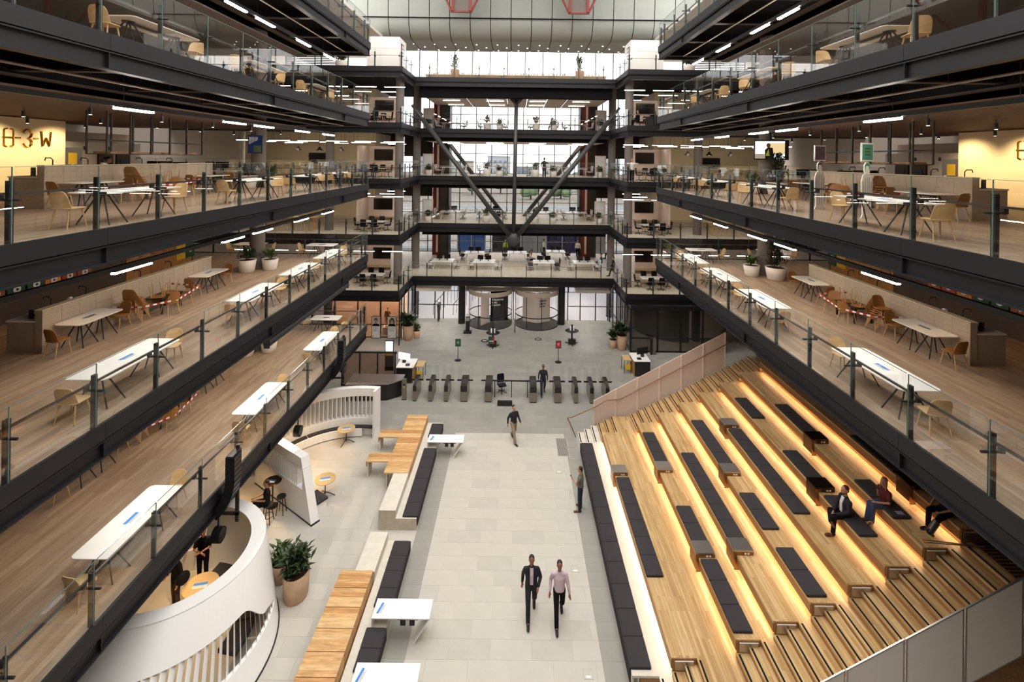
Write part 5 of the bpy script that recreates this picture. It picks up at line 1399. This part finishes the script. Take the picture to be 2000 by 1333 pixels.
# ---- meeting bays with wall screens either side
for side in (-1, 1):
    for l in (1, 2, 3, 4):
        z = LV[l]; X = lambda d: mirror(side, d); w = f'far {SIDE[side]} bay {UP[l]}'
        bx = lambda a, b, *r: MB().box(*sorted((X(a), X(b))), *r)
        t = thing('screen_wall', f'pale felt booth wall with a black television, {w}', 'booth', (0, 0, z))
        bx(10.0, 12.4, 41.6, 41.75, .0, 2.55).build('back_panel', 'felt', t); bx(12.4, 12.55, 38.9, 41.75, 0, 2.55).build('side_panel', 'felt', t)
        bx(10.2, 12.4, 41.0, 41.6, .0, .45).build('bench_seat', 'felt', t); bx(10.2, 12.4, 41.05, 41.6, .72, .78).build('shelf', 'oak', t)
        tv = bx(10.35, 11.95, 41.53, 41.6, 1.35, 2.3).build('television', 'tv_frame', t); bx(10.38, 11.92, 41.52, 41.53, 1.38, 2.27).build('display', 'tv', tv)
        MEET.put((X(11.1), 38.5, z), 0, f'white meeting table with oak legs, {w}', 'meeting tables in far bays')
        for k, (dx, dy, rz) in enumerate(((-.5, -.85, 0), (.5, -.85, 0), (-.5, .85, math.pi), (.5, .85, math.pi), (-1.2, 0, R(-90)), (1.2, 0, R(90)))):
            OFB.put((X(11.1)+dx*(.85 if abs(dx) < 1 else .98), 38.5+dy, z), rz, f'black swivel chair {("front left", "front right", "back left", "back right", "left end", "right end")[k]} of meeting table, {w}', 'chairs in far bays')
        wb = thing('whiteboard', f'white pinboard screen beside the bridge, {w}', 'screen', (X(7.95) if l > 1 else X(9.7), 44.9 if l > 1 else 40.6, z), R(18)*side)
        B(-.55, .55, -.03, .03, .1, 2.0).build('board', 'felt' if l > 1 else 'white_matt', wb); B(-.4, .4, -.05, -.03, .7, 1.9).build('sheet', 'paper', wb); B(-.55, .55, -.25, .25, 0, .1).build('foot', 'white_matt', wb)
        # ceiling battens of the bay
        for k, (d, y) in enumerate(((9.2, 37.3), (11.4, 37.3), (13.6, 37.3), (10.2, 40.0), (12.6, 40.0), (15.8, 37.3), (18.0, 37.3), (15.2, 40), (17.8, 40.0), (20.5, 37.3), (20.5, 40.2), (10.5, 43.5), (15.5, 43.0), (19.5, 43.0))):
            b = thing('linear_light', f'short ceiling light, {ORD[k] if k < 12 else ("thirteenth", "fourteenth")[k-12]} in the {w}', 'light', (X(d), y, z+2.8), 0, 'ceiling lights of the far bays')
            B(-.8, .8, -.05, .05, .02, .07).build('housing', 'black', b); B(-.78, .78, -.05, .05, -.02, .02).build('diffuser', 'led_far', b); MB().box(-.6, -.59, -.005, .005, .07, HG(b)).box(.59, .6, -.005, .005, .07, HG(b)).build('hanger', 'black', b)
        if l < 2: continue
        # breakout space further out: long timber tables, stools, pendants, screen
        g = f'far {SIDE[side]} breakout {UP[l]}'
        for q in range(2):
            yy = 38.6 + 3.2*q
            t = thing('breakout_table', f'{("front", "rear")[q]} long timber table in the {g}', 'table', (X(17.6), yy, z))
            B(-2.2, 2.2, -.45, .45, .96, 1.02).build('top', 'oak', t)
            for sx in (-1, 1): B(sx*1.9-.04, sx*1.9+.04, -.4, .4, 0, .96).build('trestle', 'oak_leg', t)
            for k in range(6):
                s = thing('bar_stool', f'{ORD[k]} timber stool before the {("front", "rear")[q]} table, {g}', 'stool', (X(17.6)-1.8+.72*k, yy-.75, z), 0, 'timber bar stools')
                MB().prism(rrect(.36, .34, .05, 2), .66, .7).build('seat', 'oak', s)
                for sx in (-1, 1):
                    for sy in (-1, 1): MB().cyl((sx*.12, sy*.12, .66), (sx*.18, sy*.18, 0), .018, n=6).build('leg', 'oak_leg', s)
        for k in range(3):
            p = thing('pendant_lamp', f'black dome pendant lamp, {("first", "second", "third")[k]} of three in the {g}', 'lamp', (X(15.4+1.9*k), 43.2, z+2.15))
            MB().lathe([(.06, .32), (.1, .3), (.12, .18), (.3, .02), (.31, 0), (.28, .0), (.1, .16)], 18).build('shade', 'black', p); MB().cyl((0, 0, .3), (0, 0, 1.76), .01, n=5).build('cord', 'black', p); MB().ell((0, 0, .05), (.06, .06, .06), 8, 6).build('bulb', 'led_warm', p)
        t = thing('wall_television', f'black television on the cream wall of the {g}', 'television', (X(18.6), 46.15, z+1.45))
        B(-.9, .9, -.05, 0, -.5, .5).build('casing', 'tv_frame', t); B(-.87, .87, -.055, -.05, -.47, .47).build('display', 'tv', t)
# lights added to brighten the bridge offices and the entrance lobby
for l in (1, 2, 3, 4):
    for k, x in enumerate((-6.2, -2.1, 1.9, 5.9)):
        for q, y in enumerate((45.4, 49.0)):
            b = thing('linear_light', f'{("front", "rear")[q]} added ceiling strip {("far left", "centre left", "centre right", "far right")[k]}, far bridge office {UP[l]}', 'light', (x, y, LV[l]+(3.06 if l != 4 else 2.79)), 0, 'added ceiling lights of the bridge offices')  # strips added to light the office interior
            B(-.8, .8, -.05, .05, .02, .07).build('housing', 'white_matt', b); B(-.78, .78, -.05, .05, -.02, .02).build('diffuser', 'led_far', b); pass
for k, (x, y) in enumerate([(xx, yy) for yy in (44.6, 48.5) for xx in (-6.8, -2, 2, 6.5)] + [(-12, 39.3), (-14.5, 39.3), (-10, 39.6), (12, 38.5)]):
    b = thing('linear_light', f'added ceiling strip {ORD[k]} behind the entrance glass at ground level', 'light', (x, y, 3.5), 0, 'added ceiling lights behind the entrance')  # strips added to brighten the space past the entrance glass
    B(-.9, .9, -.08, .08, .02, .07).build('housing', 'white_matt', b); B(-.88, .88, -.08, .08, -.02, .02).build('diffuser', 'led', b); MB().box(-.6, -.59, -.005, .005, .07, .41).box(.59, .6, -.005, .005, .07, .41).build('hanger', 'black', b)
# ---- roof terrace five floors up
z = 21.0
t = thing('planter_bench', 'long timber planter bench with grasses on the top bridge', 'planter', (0, 42.5, z))
B(-8.0, 7.6, -.3, .3, 0, .42).build('box', 'oak', t); B(-8.0, 7.6, -.75, -.35, .36, .42).build('seat', 'oak', t)
for k in range(8): B(-7.6+2.05*k, -7.5+2.05*k, -.7, -.4, 0, .36).build('leg', 'black', t)
rg = random.Random(9); mb = MB()
for k in range(330):
    x = rg.uniform(-7.8, 7.4); h = rg.uniform(.25, .7); a = rg.uniform(0, 6.28); y = rg.uniform(-.2, .2); q = rg.uniform(.02, .3)
    mb.add([(x-.02, y, .4), (x+.02, y, .4), (x+q*math.cos(a), y+q*math.sin(a), .4+h)], [(0, 1, 2)])
mb.build('grasses', 'leaf_dark', t, kind='stuff')
for k, x in enumerate((-5.4, 5.25)):
    planter(x, 41.5, z, f'small tree in a timber tub on the top bridge, {("left", "right")[k]} one', .38, .75, 'tan', 'leaf2', 1.1, 200, .38, .85, seed=80+k)
for side in (-1, 1):
    bx = lambda a, b, *r: MB().box(*sorted((mirror(side, a), mirror(side, b))), *r)
    t = thing('lift_lobby_box', f'white box room with a sign on the top far {SIDE[side]} block', 'kiosk', (0, 37.4, z))
    bx(8.9, 11.4, 0, 2.2, 0, 2.5).build('body', 'white_matt', t); bx(8.86, 8.9, .5, 1.3, 1.4, 2.1).build('sign', 'black', t); bx(8.84, 8.86, .6, 1.2, 1.5, 2.0).build('sign_face', 'pale_wall', t)
    planter(mirror(side, 13.4), 37.6, z, f'large leafy planter on the top far {SIDE[side]} block', .5, .6, 'pot_white', 'leaf', .9, 260, .6, .85, seed=90+side)
    t = thing('louvre_screen', f'green grey slatted screen on the top far {SIDE[side]} block', 'screen', (mirror(side, 16.5), 40, z))
    for k in range(18): B(-2.4, 2.4, -.03, .03, .1+.14*k, .19+.14*k).build('slat', 'column', t)
    for s in (-2.4, 0, 2.4): B(s-.04, s+.04, .03, .1, 0, 2.7).build('post', 'black', t)
    # long terrace planters seen through the glass above the far end of the top galleries
    t = thing('terrace_planter', f'black terrace planter with grasses, {SIDE[side]} block five floors up', 'planter', (mirror(side, 17), 36.9, LV[4]))
    B(-7, 5, -.25, .25, 0, .75).build('trough', 'black', t)
    mb = MB()
    for k in range(220):
        x = rg.uniform(-6.8, 4.8); h = rg.uniform(.2, .55); a = rg.uniform(0, 6.28); q = rg.uniform(.02, .25)
        mb.add([(x-.025, 0, .72), (x+.025, 0, .72), (x+q*math.cos(a), q*math.sin(a), .72+h)], [(0, 1, 2)])
    mb.build('grasses', 'leaf_dark', t, kind='stuff')
# black office chair by the gates
OFB.put((-.75, 29.6, 0), R(200), 'black swivel chair with yellow trim standing behind the ticket gates', 'swivel chairs at the far desks')

for side in (-1, 1):
    g = gal(side, 3)
    for k, (d, y) in enumerate(((17.2, 24.6), (19.4, 26.6), (16.6, 27.2))):
        DESKM.put((mirror(side, d), y, LV[3]), 0, f'desk with monitors past the counter, {("near", "outer", "far")[k]} one, {g}', 'desks past the counters')
        OFB.put((mirror(side, d)-.5, y-1.05, LV[3]), 0, f'black swivel chair before the {("near", "outer", "far")[k]} counter-side desk, {g}', 'desk chairs past the counters')
    t = thing('exit_sign', f'small green exit sign in the far {SIDE[side]} bay three floors up', 'sign', (mirror(side, 9.5), 40.9, LV[3]+2.55))
    B(-.2, .2, -.02, .02, -.1, .1).build('casing', 'white_matt', t); B(-.19, .19, -.025, -.02, -.09, .09).build('face', 'exit', t); MB().box(-.01, .01, -.01, .01, .14, 1.36).build('hanger', 'black', t)

for side in (-1, 1):
    for l in (2, 3):
        t = thing('roller_blind', f'dark grey roller blinds on the far {SIDE[side]} bay windows {UP[l]}', 'blind', (mirror(side, 11.0), 51.7, LV[l]))
        for k in range(3): B(-2.3+1.55*k, -.8+1.55*k, -.02, .02, 1.75, 3.85).build('blind_panel', 'matt_dark', t)
        B(-2.3, 2.3, -.04, .04, 3.8, 3.9).build('cassette', 'black', t)
# ================================================================== PEOPLE
def capsule(mb, p0, p1, r0, r1=None, n=10):
    r1 = r0 if r1 is None else r1; p0, p1 = Vector(p0), Vector(p1); d = p1-p0
    if d.length < 1e-5: d = Vector((0, 0, 1e-4))
    d.normalize(); a = d.orthogonal().normalized(); b = d.cross(a); rings = []
    for s, (c, r) in enumerate(((p0, r0), (p1, r1))):
        for t in ((-75, -45, 0) if s == 0 else (0, 45, 75)):
            q = R(t); rr = r*math.cos(q); o = d*r*math.sin(q)
            rings.append([c + o + (a*math.cos(x)+b*math.sin(x))*rr for x in (2*math.pi*i/n for i in range(n))])
    mb.ring(rings)
def blend(o, vox):
    m = o.modifiers.new('remesh', 'REMESH'); m.mode = 'VOXEL'; m.voxel_size = vox; m.use_smooth_shade = True
    s = o.modifiers.new('smooth', 'SMOOTH'); s.factor = .5; s.iterations = 3
def torso(mb, pts, n=16):
    mb.ring([[c + Vector((rx*math.cos(2*math.pi*i/n), ry*math.sin(2*math.pi*i/n), 0)) for i in range(n)] for c, rx, ry in pts])
def V(*a): return Vector(a)
def pose(kind, **k):
    """joints in the figure's own frame: x right, y forward, z up, metres for a 1.75 m adult"""
    J = dict(pel=V(0, 0, .95), chest=V(0, .0, 1.28), neck=V(0, 0, 1.48), head=V(0, .02, 1.63), look=0.0,
             hipL=V(-.095, 0, .92), hipR=V(.095, 0, .92), knL=V(-.1, .02, .5), knR=V(.1, .02, .5), anL=V(-.1, -.01, .08), anR=V(.1, -.01, .08),
             shL=V(-.185, 0, 1.37), shR=V(.185, 0, 1.37), elL=V(-.25, -.02, 1.13), elR=V(.25, -.02, 1.13), wrL=V(-.26, .08, .88), wrR=V(.26, .08, .88), toeL=V(-.11, .17, .03), toeR=V(.12, .17, .03))
    if kind == 'walk':
        J.update(knR=V(.1, .22, .52), anR=V(.1, .34, .09), toeR=V(.1, .52, .05), knL=V(-.1, -.02, .5), anL=V(-.1, -.36, .17), toeL=V(-.1, -.22, .03),
                 elL=V(-.25, .06, 1.13), wrL=V(-.25, .26, .95), elR=V(.25, -.12, 1.13), wrR=V(.27, -.12, .86))
    if kind in ('sit', 'stool'):
        h = k.get('h', .47); d = h + .06 - .95
        for n in ('pel', 'chest', 'neck', 'head', 'hipL', 'hipR', 'shL', 'shR', 'elL', 'elR', 'wrL', 'wrR'): J[n] = J[n] + V(0, 0, d)
        J.update(knL=V(-.13, .42, h+.04), knR=V(.13, .42, h+.04), anL=V(-.13, .45, .09 if h < .6 else .3), anR=V(.13, .45, .09 if h < .6 else .3))
        J['toeL'] = J['anL']+V(-.01, .18, -.05); J['toeR'] = J['anR']+V(.01, .18, -.05)
        J.update(elL=V(-.25, .08, 1.13+d), elR=V(.25, .08, 1.13+d), wrL=V(-.16, .3, h+.16), wrR=V(.16, .3, h+.16))
    for n, v in k.items():
        if n in J: J[n] = V(*v) if not isinstance(v, (int, float)) else v
    return J
def person(label, loc, rz, J, top='black_cloth', legs='black_cloth', hair='hair_black', skin='skin', shoes='shoe_black', h=1.75, vox=.02, sleeve='long', hairstyle='short', shirt=None, extra=None, fingers=True, jacket=False, belly=0, name='person', cat='person', onematerial=None):
    t = thing(name, label, cat, loc, rz); sc = h/1.75; t.scale = (sc, sc, sc)
    if onematerial: top = legs = hair = skin = shoes = onematerial
    # --- body: one continuous figure
    b = MB(); hd = J['head']; nk = J['neck']
    capsule(b, nk - V(0, 0, .06), hd - V(0, .01, .06), .055, .05)
    b.ell(hd + V(0, .0, .03), (.083, .102, .11), 14, 10); b.ell(hd + V(0, .022, -.045), (.063, .075, .075), 12, 8)
    f = Matrix.Rotation(J['look'], 3, 'Z'); L = lambda *a: hd + f @ V(*a)
    capsule(b, L(0, .092, .03), L(0, .112, -.012), .011, .017, 8)                    # nose
    for s in (-1, 1): b.ell(L(s*.079, -.005, .0), (.012, .022, .032), 8, 6)           # ears
    torso(b, [(J['pel']-V(0, 0, .08), .12, .09), (J['pel'], .14, .1), (J['pel'].lerp(J['chest'], .5), .13, .095), (J['chest'], .155, .105), (nk-V(0, 0, .1), .14, .075), (nk-V(0, 0, .03), .06, .055)])
    for s in ('L', 'R'):
        capsule(b, J['sh'+s], J['el'+s], .045, .037); capsule(b, J['el'+s], J['wr'+s], .036, .027)
        capsule(b, nk - V(0, 0, .1), J['sh'+s], .06, .05)
        capsule(b, J['hip'+s], J['kn'+s], .075, .052); capsule(b, J['kn'+s], J['an'+s], .05, .036); capsule(b, J['an'+s], J['toe'+s], .034, .03)
        d = (J['wr'+s] - J['el'+s]).normalized(); side = d.cross(V(0, 1, 0)); side = (side if side.length > .2 else d.cross(V(1, 0, 0))).normalized(); up = side.cross(d)
        pc = J['wr'+s] + d*.05
        capsule(b, J['wr'+s], pc + d*.03, .026, .03)
        if fingers:
            for q, (o, ln) in enumerate(((-.026, .062), (-.009, .074), (.009, .07), (.026, .055))):
                p = pc + d*.035 + side*o; m_ = p + d*ln*.55 + up*.006; capsule(b, p, m_, .0095, .009, 6); capsule(b, m_, m_ + d*ln*.4 + up*.022, .009, .0075, 6)
            capsule(b, J['wr'+s] + d*.025 + side*(.022 if s == 'L' else -.022), J['wr'+s] + d*.075 + side*(.05 if s == 'L' else -.05) + up*.015, .012, .009, 6)
    bo = b.build('body', skin, t, True); blend(bo, min(vox, .011) if fingers else vox)
    # --- face
    e = MB()
    for s in (-1, 1): e.ell(L(s*.031, .084, .028), (.011, .007, .006), 8, 5)
    e.build('eyes', 'hair_black' if not onematerial else skin, t); MB().ell(L(0, .084, -.055), (.022, .007, .006), 8, 5).build('mouth', 'burgundy' if not onematerial else skin, t)
    # --- hair
    hm = MB()
    hm.ell(L(0, -.018, .062), (.086, .098, .088), 14, 9); hm.ell(L(0, -.06, .0), (.072, .05, .075), 10, 7)
    if hairstyle == 'long':
        for s in (-1, 1): capsule(hm, L(s*.065, .01, .03), L(s*.085, .055, -.2), .03, .022)
        capsule(hm, L(0, -.07, .0), L(0, -.075, -.17), .06, .045)
    if hairstyle == 'bun': hm.ell(L(0, -.125, .07), (.045, .045, .045), 8, 6)
    if hairstyle == 'cap': hm.ell(L(0, .08, .075), (.06, .06, .012), 10, 6)
    if hairstyle == 'beard': capsule(hm, L(-.045, .05, -.075), L(.045, .05, -.075), .032)
    ho = hm.build('hair', hair, t, True); blend(ho, max(.011, vox*.7))
    # --- top garment
    g = MB(); lo = J['pel'] - V(0, 0, .16 if jacket else .05); wd = .02 if jacket else 0
    torso(g, [(lo, .175+wd, .125+belly*.5), (J['pel'], .172+wd, .125+belly), (J['pel'].lerp(J['chest'], .4), .16+wd, .118+belly), (J['pel'].lerp(J['chest'], .75), .175+wd, .125+belly*.5), (J['chest'], .185+wd, .13), (nk-V(0, 0, .13), .16+wd, .1), (nk-V(0, 0, .06), .1, .078), (nk-V(0, 0, .01), .065, .062)])
    for s in ('L', 'R'):
        capsule(g, nk - V(0, 0, .1), J['sh'+s], .07, .064)
        if sleeve == 'long': capsule(g, J['sh'+s], J['el'+s], .068, .056); capsule(g, J['el'+s], J['el'+s].lerp(J['wr'+s], .93), .055, .043)
        elif sleeve == 'short': capsule(g, J['sh'+s], J['sh'+s].lerp(J['el'+s], .68), .066, .062)
        else: capsule(g, J['sh'+s], J['el'+s], .064, .056)
    go = g.build('top', top, t, True); blend(go, vox)
    if shirt:
        p0 = nk + V(0, .085, -.04); p1 = J['pel'] + V(0, .15, .06)
        s_ = MB(); s_.ring([[p0 + V(-.05, .0, 0), p0 + V(.05, 0, 0), p0 + V(.05, -.06, 0), p0 + V(-.05, -.06, 0)], [J['chest'] + V(-.05, .148, 0), J['chest'] + V(.05, .148, 0), J['chest'] + V(.05, .09, 0), J['chest'] + V(-.05, .09, 0)], [p1 + V(-.045, 0, 0), p1 + V(.045, 0, 0), p1 + V(.045, -.06, 0), p1 + V(-.045, -.06, 0)]])
        s_.build('shirt_front', shirt, t)
    # --- trousers
    q = MB(); capsule(q, J['hipL'] + V(.03, 0, .03), J['hipR'] + V(-.03, 0, .03), .115)
    for s in ('L', 'R'): capsule(q, J['hip'+s], J['kn'+s], .102, .078); capsule(q, J['kn'+s], J['an'+s] + (J['an'+s]-J['kn'+s]).normalized()*.025, .076, .064)
    qo = q.build('trousers', legs, t, True); blend(qo, vox)
    for s in ('L', 'R'):
        m_ = MB(); d = (J['toe'+s] - J['an'+s]); d.z = 0; d.normalize()
        capsule(m_, J['an'+s] - d*.03 + V(0, 0, -.03), J['toe'+s] + d*.03, .052, .045); capsule(m_, J['an'+s], J['an'+s] - V(0, 0, .03), .05)
        so = m_.build('shoe', shoes, t, True); blend(so, max(.014, vox*.7))
    if extra: extra(t, J)
    return t
def phone(t, J, s='L'):
    o = B(-.036, .036, -.006, .006, -.07, .07).build('phone', 'black', t); o.location = J['wr'+s] + V(.02, .06, .06); o.rotation_euler = (R(-30), 0, 0)
PI = math.pi
# foreground walkers (towards the viewer)
person('walking man in a dark suit over a pale pink shirt, foreground', (.62, 15.2, 0), PI, pose('walk', wrL=(-.2, .2, 1.0), elL=(-.27, .02, 1.15)), 'navy', 'navy', 'hair_black', 'skin_dark', 'shoe_black', 1.83, .018, shirt='pink_shirt', jacket=True)
person('walking man in a pink shirt and black trousers, foreground', (1.48, 15.05, 0), PI, pose('walk', wrL=(-.29, .14, .9), wrR=(.29, .05, .88)), 'pink_shirt', 'black_cloth', 'hair_black', 'skin_dark', 'shoe_black', 1.8, .018, belly=.03)
person('standing man in an olive t-shirt holding a phone by the stair bench', (2.75, 19.75, 0), R(70), pose('stand', wrL=(-.12, .3, 1.28), elL=(-.24, .1, 1.12), anL=(-.13, .0, .08), anR=(.13, .02, .08), toeL=(-.2, .16, .03), toeR=(.2, .16, .03)), 'olive_shirt', 'jeans', 'hair_black', 'skin', 'shoe_brown', 1.75, .018, 'short', extra=phone)
person('walking man in a black top and khaki trousers before the gates', (.0, 24.55, 0), R(-150), pose('walk'), 'charcoal_cloth', 'khaki', 'hair_black', 'skin', 'shoe_black', 1.78, .022)
person('man in dark clothes with a lanyard walking through the ticket gates', (1.75, 29.5, 0), PI, pose('walk'), 'charcoal_cloth', 'jeans', 'hair_black', 'skin_dark', 'shoe_black', 1.75, .022, hairstyle='cap')
# on the stair
def on_tier(i, y, dx=.12): return (tiers[i][0]+dx, y, tiers[i-1][1])
person('bearded seated man in a black cardigan with crossed legs on the stair', (tiers[6][0]+.16, 14.75, tiers[5][1]), R(90), pose('sit', h=.53, knR=(.1, .4, .6), anR=(-.16, .55, .48), toeR=(-.32, .58, .45), anL=(-.14, .46, .09), wrL=(-.1, .36, .62), wrR=(.0, .36, .64)), 'charcoal_cloth', 'black_cloth', 'hair_brown', 'skin', 'shoe_brown', 1.78, .018, hairstyle='beard', shirt='white_cloth')
person('blonde seated woman in a burgundy top and jeans on the stair', (tiers[7][0]+.16, 14.5, tiers[6][1]), R(95), pose('sit', h=.53, knL=(-.05, .42, .58), knR=(.09, .42, .57), anL=(-.02, .42, .09), anR=(.1, .5, .09), wrL=(-.02, .3, .66), wrR=(.34, -.08, .62), elR=(.3, -.04, .86), look=.3), 'burgundy', 'jeans_blue', 'hair_blond', 'skin', 'shoe_brown', 1.68, .018, 'short', 'long')
def boot(t, J): MB().cyl(J['an']+V(0, 0, -.05) if 'an' in J else J['anL']+V(0, 0, -.04), J['anL'].lerp(J['knL'], .75), .085, .095, 12).build('medical_boot', 'gunmetal', t)
person('seated person in black wearing a grey medical boot under the beam', (tiers[8][0]+.16, 13.55, tiers[7][1]), R(100), pose('sit', h=.53, anL=(-.16, .75, .2), knL=(-.15, .42, .5), wrL=(-.1, .32, .62), wrR=(.2, .3, .62)), 'black_cloth', 'black_cloth', 'hair_black', 'skin', 'shoe_black', 1.7, .022, 'short', 'cap', extra=boot)
t = thing('crutches', 'pair of crutches lying at the top of the near steps', 'crutches', (11.0, 12.85, 4.24), R(-6))
for k in range(2):
    MB().cyl((0, k*.08, 0), (1.35, k*.02, .0), .014, n=8).build('shaft', 'satin_steel', t); MB().cyl((-.12, k*.08, 0), (0, k*.08, 0), .018, n=8).build('tip', 'orange', t)
tag(B(-.1, .1, -.07, .07, 0, .012).build('small_tablet', 'grey_print'), 'small grey booklet on the pad beside the woman in red', 'booklet').location = (tiers[7][0]+.3, 14.1, tiers[7][1]+.076)
# left booths
person('man in a dark jacket with a shoulder bag inside the near booth', (-10.55, 15.3, 0), R(150), pose('stand', wrR=(.2, .18, 1.0)), 'black_cloth', 'brown_trouser', 'hair_brown', 'skin', 'shoe_brown', 1.78, .02, jacket=True, extra=lambda t, J: MB().ell((-.3, -.05, .98), (.12, .2, .2), 12, 8).build('shoulder_bag', 'black_cloth', t))
person('standing person in black with a lanyard inside the near booth', (-10.35, 16.3, 0), R(200), pose('stand', wrL=(.05, .22, 1.08), wrR=(-.02, .24, 1.05), elL=(-.24, .08, 1.13), elR=(.24, .08, 1.13)), 'black_cloth', 'black_cloth', 'hair_black', 'skin', 'shoe_black', 1.72, .02, 'short')
person('man in a black t-shirt sitting on a bar stool by the white wall', (-9.55, 18.9, 0), R(115), pose('stool', h=.74, wrL=(-.12, .38, .98), wrR=(.1, .4, .98)), 'black_cloth', 'black_cloth', 'hair_brown', 'skin', 'shoe_black', 1.76, .02, 'short')
t = thing('bar_stool', 'black bar stool under the man by the white wall', 'stool', (-9.5, 18.88, 0))
MB().lathe([(.19, .66), (.2, .68), (.19, .7)], 18).build('seat', 'black', t)
for k in range(4): a = R(45+90*k); MB().cyl((.12*math.cos(a), .12*math.sin(a), .66), (.23*math.cos(a), .23*math.sin(a), 0), .018, n=8).build('leg', 'black', t)
MB().tube([(.2*math.cos(R(15*k)), .2*math.sin(R(15*k)), .25) for k in range(25)], .012, 6).build('foot_ring', 'black', t)
t = thing('poseur_table', 'small round dark high table beside the stool by the white wall', 'table', (-9.75, 19.75, 0))
MB().lathe([(.32, 1.0), (.34, 1.01), (.34, 1.03), (.32, 1.04)], 24).build('top', 'bronze_dark', t); MB().cyl((0, 0, .02), (0, 0, 1.0), .03, n=10).build('stem', 'black', t); MB().lathe([(.22, 0), (.22, .015), (.04, .03)], 20).build('base', 'black', t); notice(t, (0, -.05, 1.04), 0, .24, .16)
t = thing('bar_stool', 'black bar stool tucked behind the one with the man', 'stool', (-9.2, 19.35, 0))
MB().lathe([(.17, .66), (.18, .68), (.17, .7)], 18).build('seat', 'black', t)
for k in range(4): a = R(45+90*k); MB().cyl((.11*math.cos(a), .11*math.sin(a), .66), (.2*math.cos(a), .2*math.sin(a), 0), .016, n=8).build('leg', 'black', t)
# galleries and far offices
person('woman with tied hair bending over the counter, left gallery three floors up', (mirror(-1, 15.05), 17.6, LV[3]), R(-60), pose('stand', chest=(0, .16, 1.22), neck=(0, .32, 1.36), head=(0, .42, 1.45), shL=(-.18, .27, 1.32), shR=(.18, .27, 1.32), elL=(-.24, .36, 1.05), elR=(.24, .36, 1.05), wrL=(-.12, .48, .98), wrR=(.12, .48, .98)), 'white_cloth', 'black_cloth', 'hair_black', 'skin', 'shoe_black', 1.68, .025, 'long', 'bun', fingers=False)
def far(label, loc, rz, J, top, legs='black_cloth', **k): return person(label, loc, rz, J, top, legs, vox=.03, fingers=False, **k)
far('man in black standing with his back turned on the bridge three floors up', (2.45, 43.72, LV[3]), .1, pose('stand', elR=(.32, .1, 1.25), wrR=(.2, .25, 1.35), elL=(-.26, .1, 1.15)), 'black_cloth')
far('man in a pale t-shirt with elbows out in the far right bay three floors up', (8.75, 37.0, LV[3]), PI, pose('stand', elL=(-.42, .12, 1.36), wrL=(-.2, .25, 1.4), elR=(.42, .12, 1.36), wrR=(.2, .25, 1.4)), 'white_cloth')
far('person in black sitting in the far right bay four floors up', (9.3, 37.5, LV[4]), R(60), pose('sit'), 'black_cloth')
far('person in blue sitting in the bridge office four floors up', (3.3, 45.8, LV[4]), R(30), pose('sit'), 'blue_suit', hair='hair_blond', hairstyle='long')
q = at(1168, 523, LV[1]); far('man in a blue suit seated at the front desk of the office one floor up', (q.x+.3, q.y, LV[1]), R(90), pose('sit'), 'blue_suit', 'blue_suit')
q = at(1190, 505, LV[1]); far('man in a purple shirt working at a rear desk one floor up', (q.x, q.y-.3, LV[1]), R(80), pose('sit'), 'purple_cloth')
q = at(1036, 520, LV[1]); far('person in white seated behind a desk one floor up', (q.x, q.y+.6, LV[1]), R(-90), pose('sit'), 'white_cloth')
far('person in a cream top standing behind the rear desks one floor up', (2.9, 50.3, LV[1]), R(-70), pose('stand'), 'white_cloth', 'charcoal_cloth')
far('man in a white shirt standing by the red pier one floor up', (6.35, 50.0, LV[1]), PI, pose('stand'), 'white_cloth')
q = at(1199, 543, LV[1]); far('person in dark clothes walking on the bridge one floor up', (q.x, q.y+.3, LV[1]), R(80), pose('walk'), 'black_cloth')
far('worker in a yellow vest and helmet outside the first floor windows', (-1.25, 57.2, 2.9), PI, pose('stand'), 'hivis', hair='yellow')
tag(MB().box(-4, 2, 56.4, 59, 2.6, 2.9).box(-3.9, -3.7, 56.6, 56.8, -.05, 2.6).box(1.7, 1.9, 56.6, 56.8, -.05, 2.6).box(-3.9, -3.7, 58.6, 58.8, -.05, 2.6).box(1.7, 1.9, 58.6, 58.8, -.05, 2.6).build('site_platform', 'city2'), 'raised site platform outside the windows under the yellow worker', 'platform')
# gold statue in the showroom
st = person('gold statue of a figure in the showroom by the posters', (-10.3, 39.3, .55), PI, pose('stand', elL=(-.3, .15, 1.2), wrL=(-.12, .3, 1.35), anR=(.1, -.1, .2), knR=(.12, .15, .55)), h=1.55, vox=.03, fingers=False, name='statue', cat='statue', onematerial='gold')
tag(MB().box(-10.6, -10.0, 39.0, 39.6, 0, .5).box(-10.62, -9.98, 38.98, 39.62, .5, .55).build('plinth', 'white_matt'), 'white plinth beneath the gold statue', 'plinth')
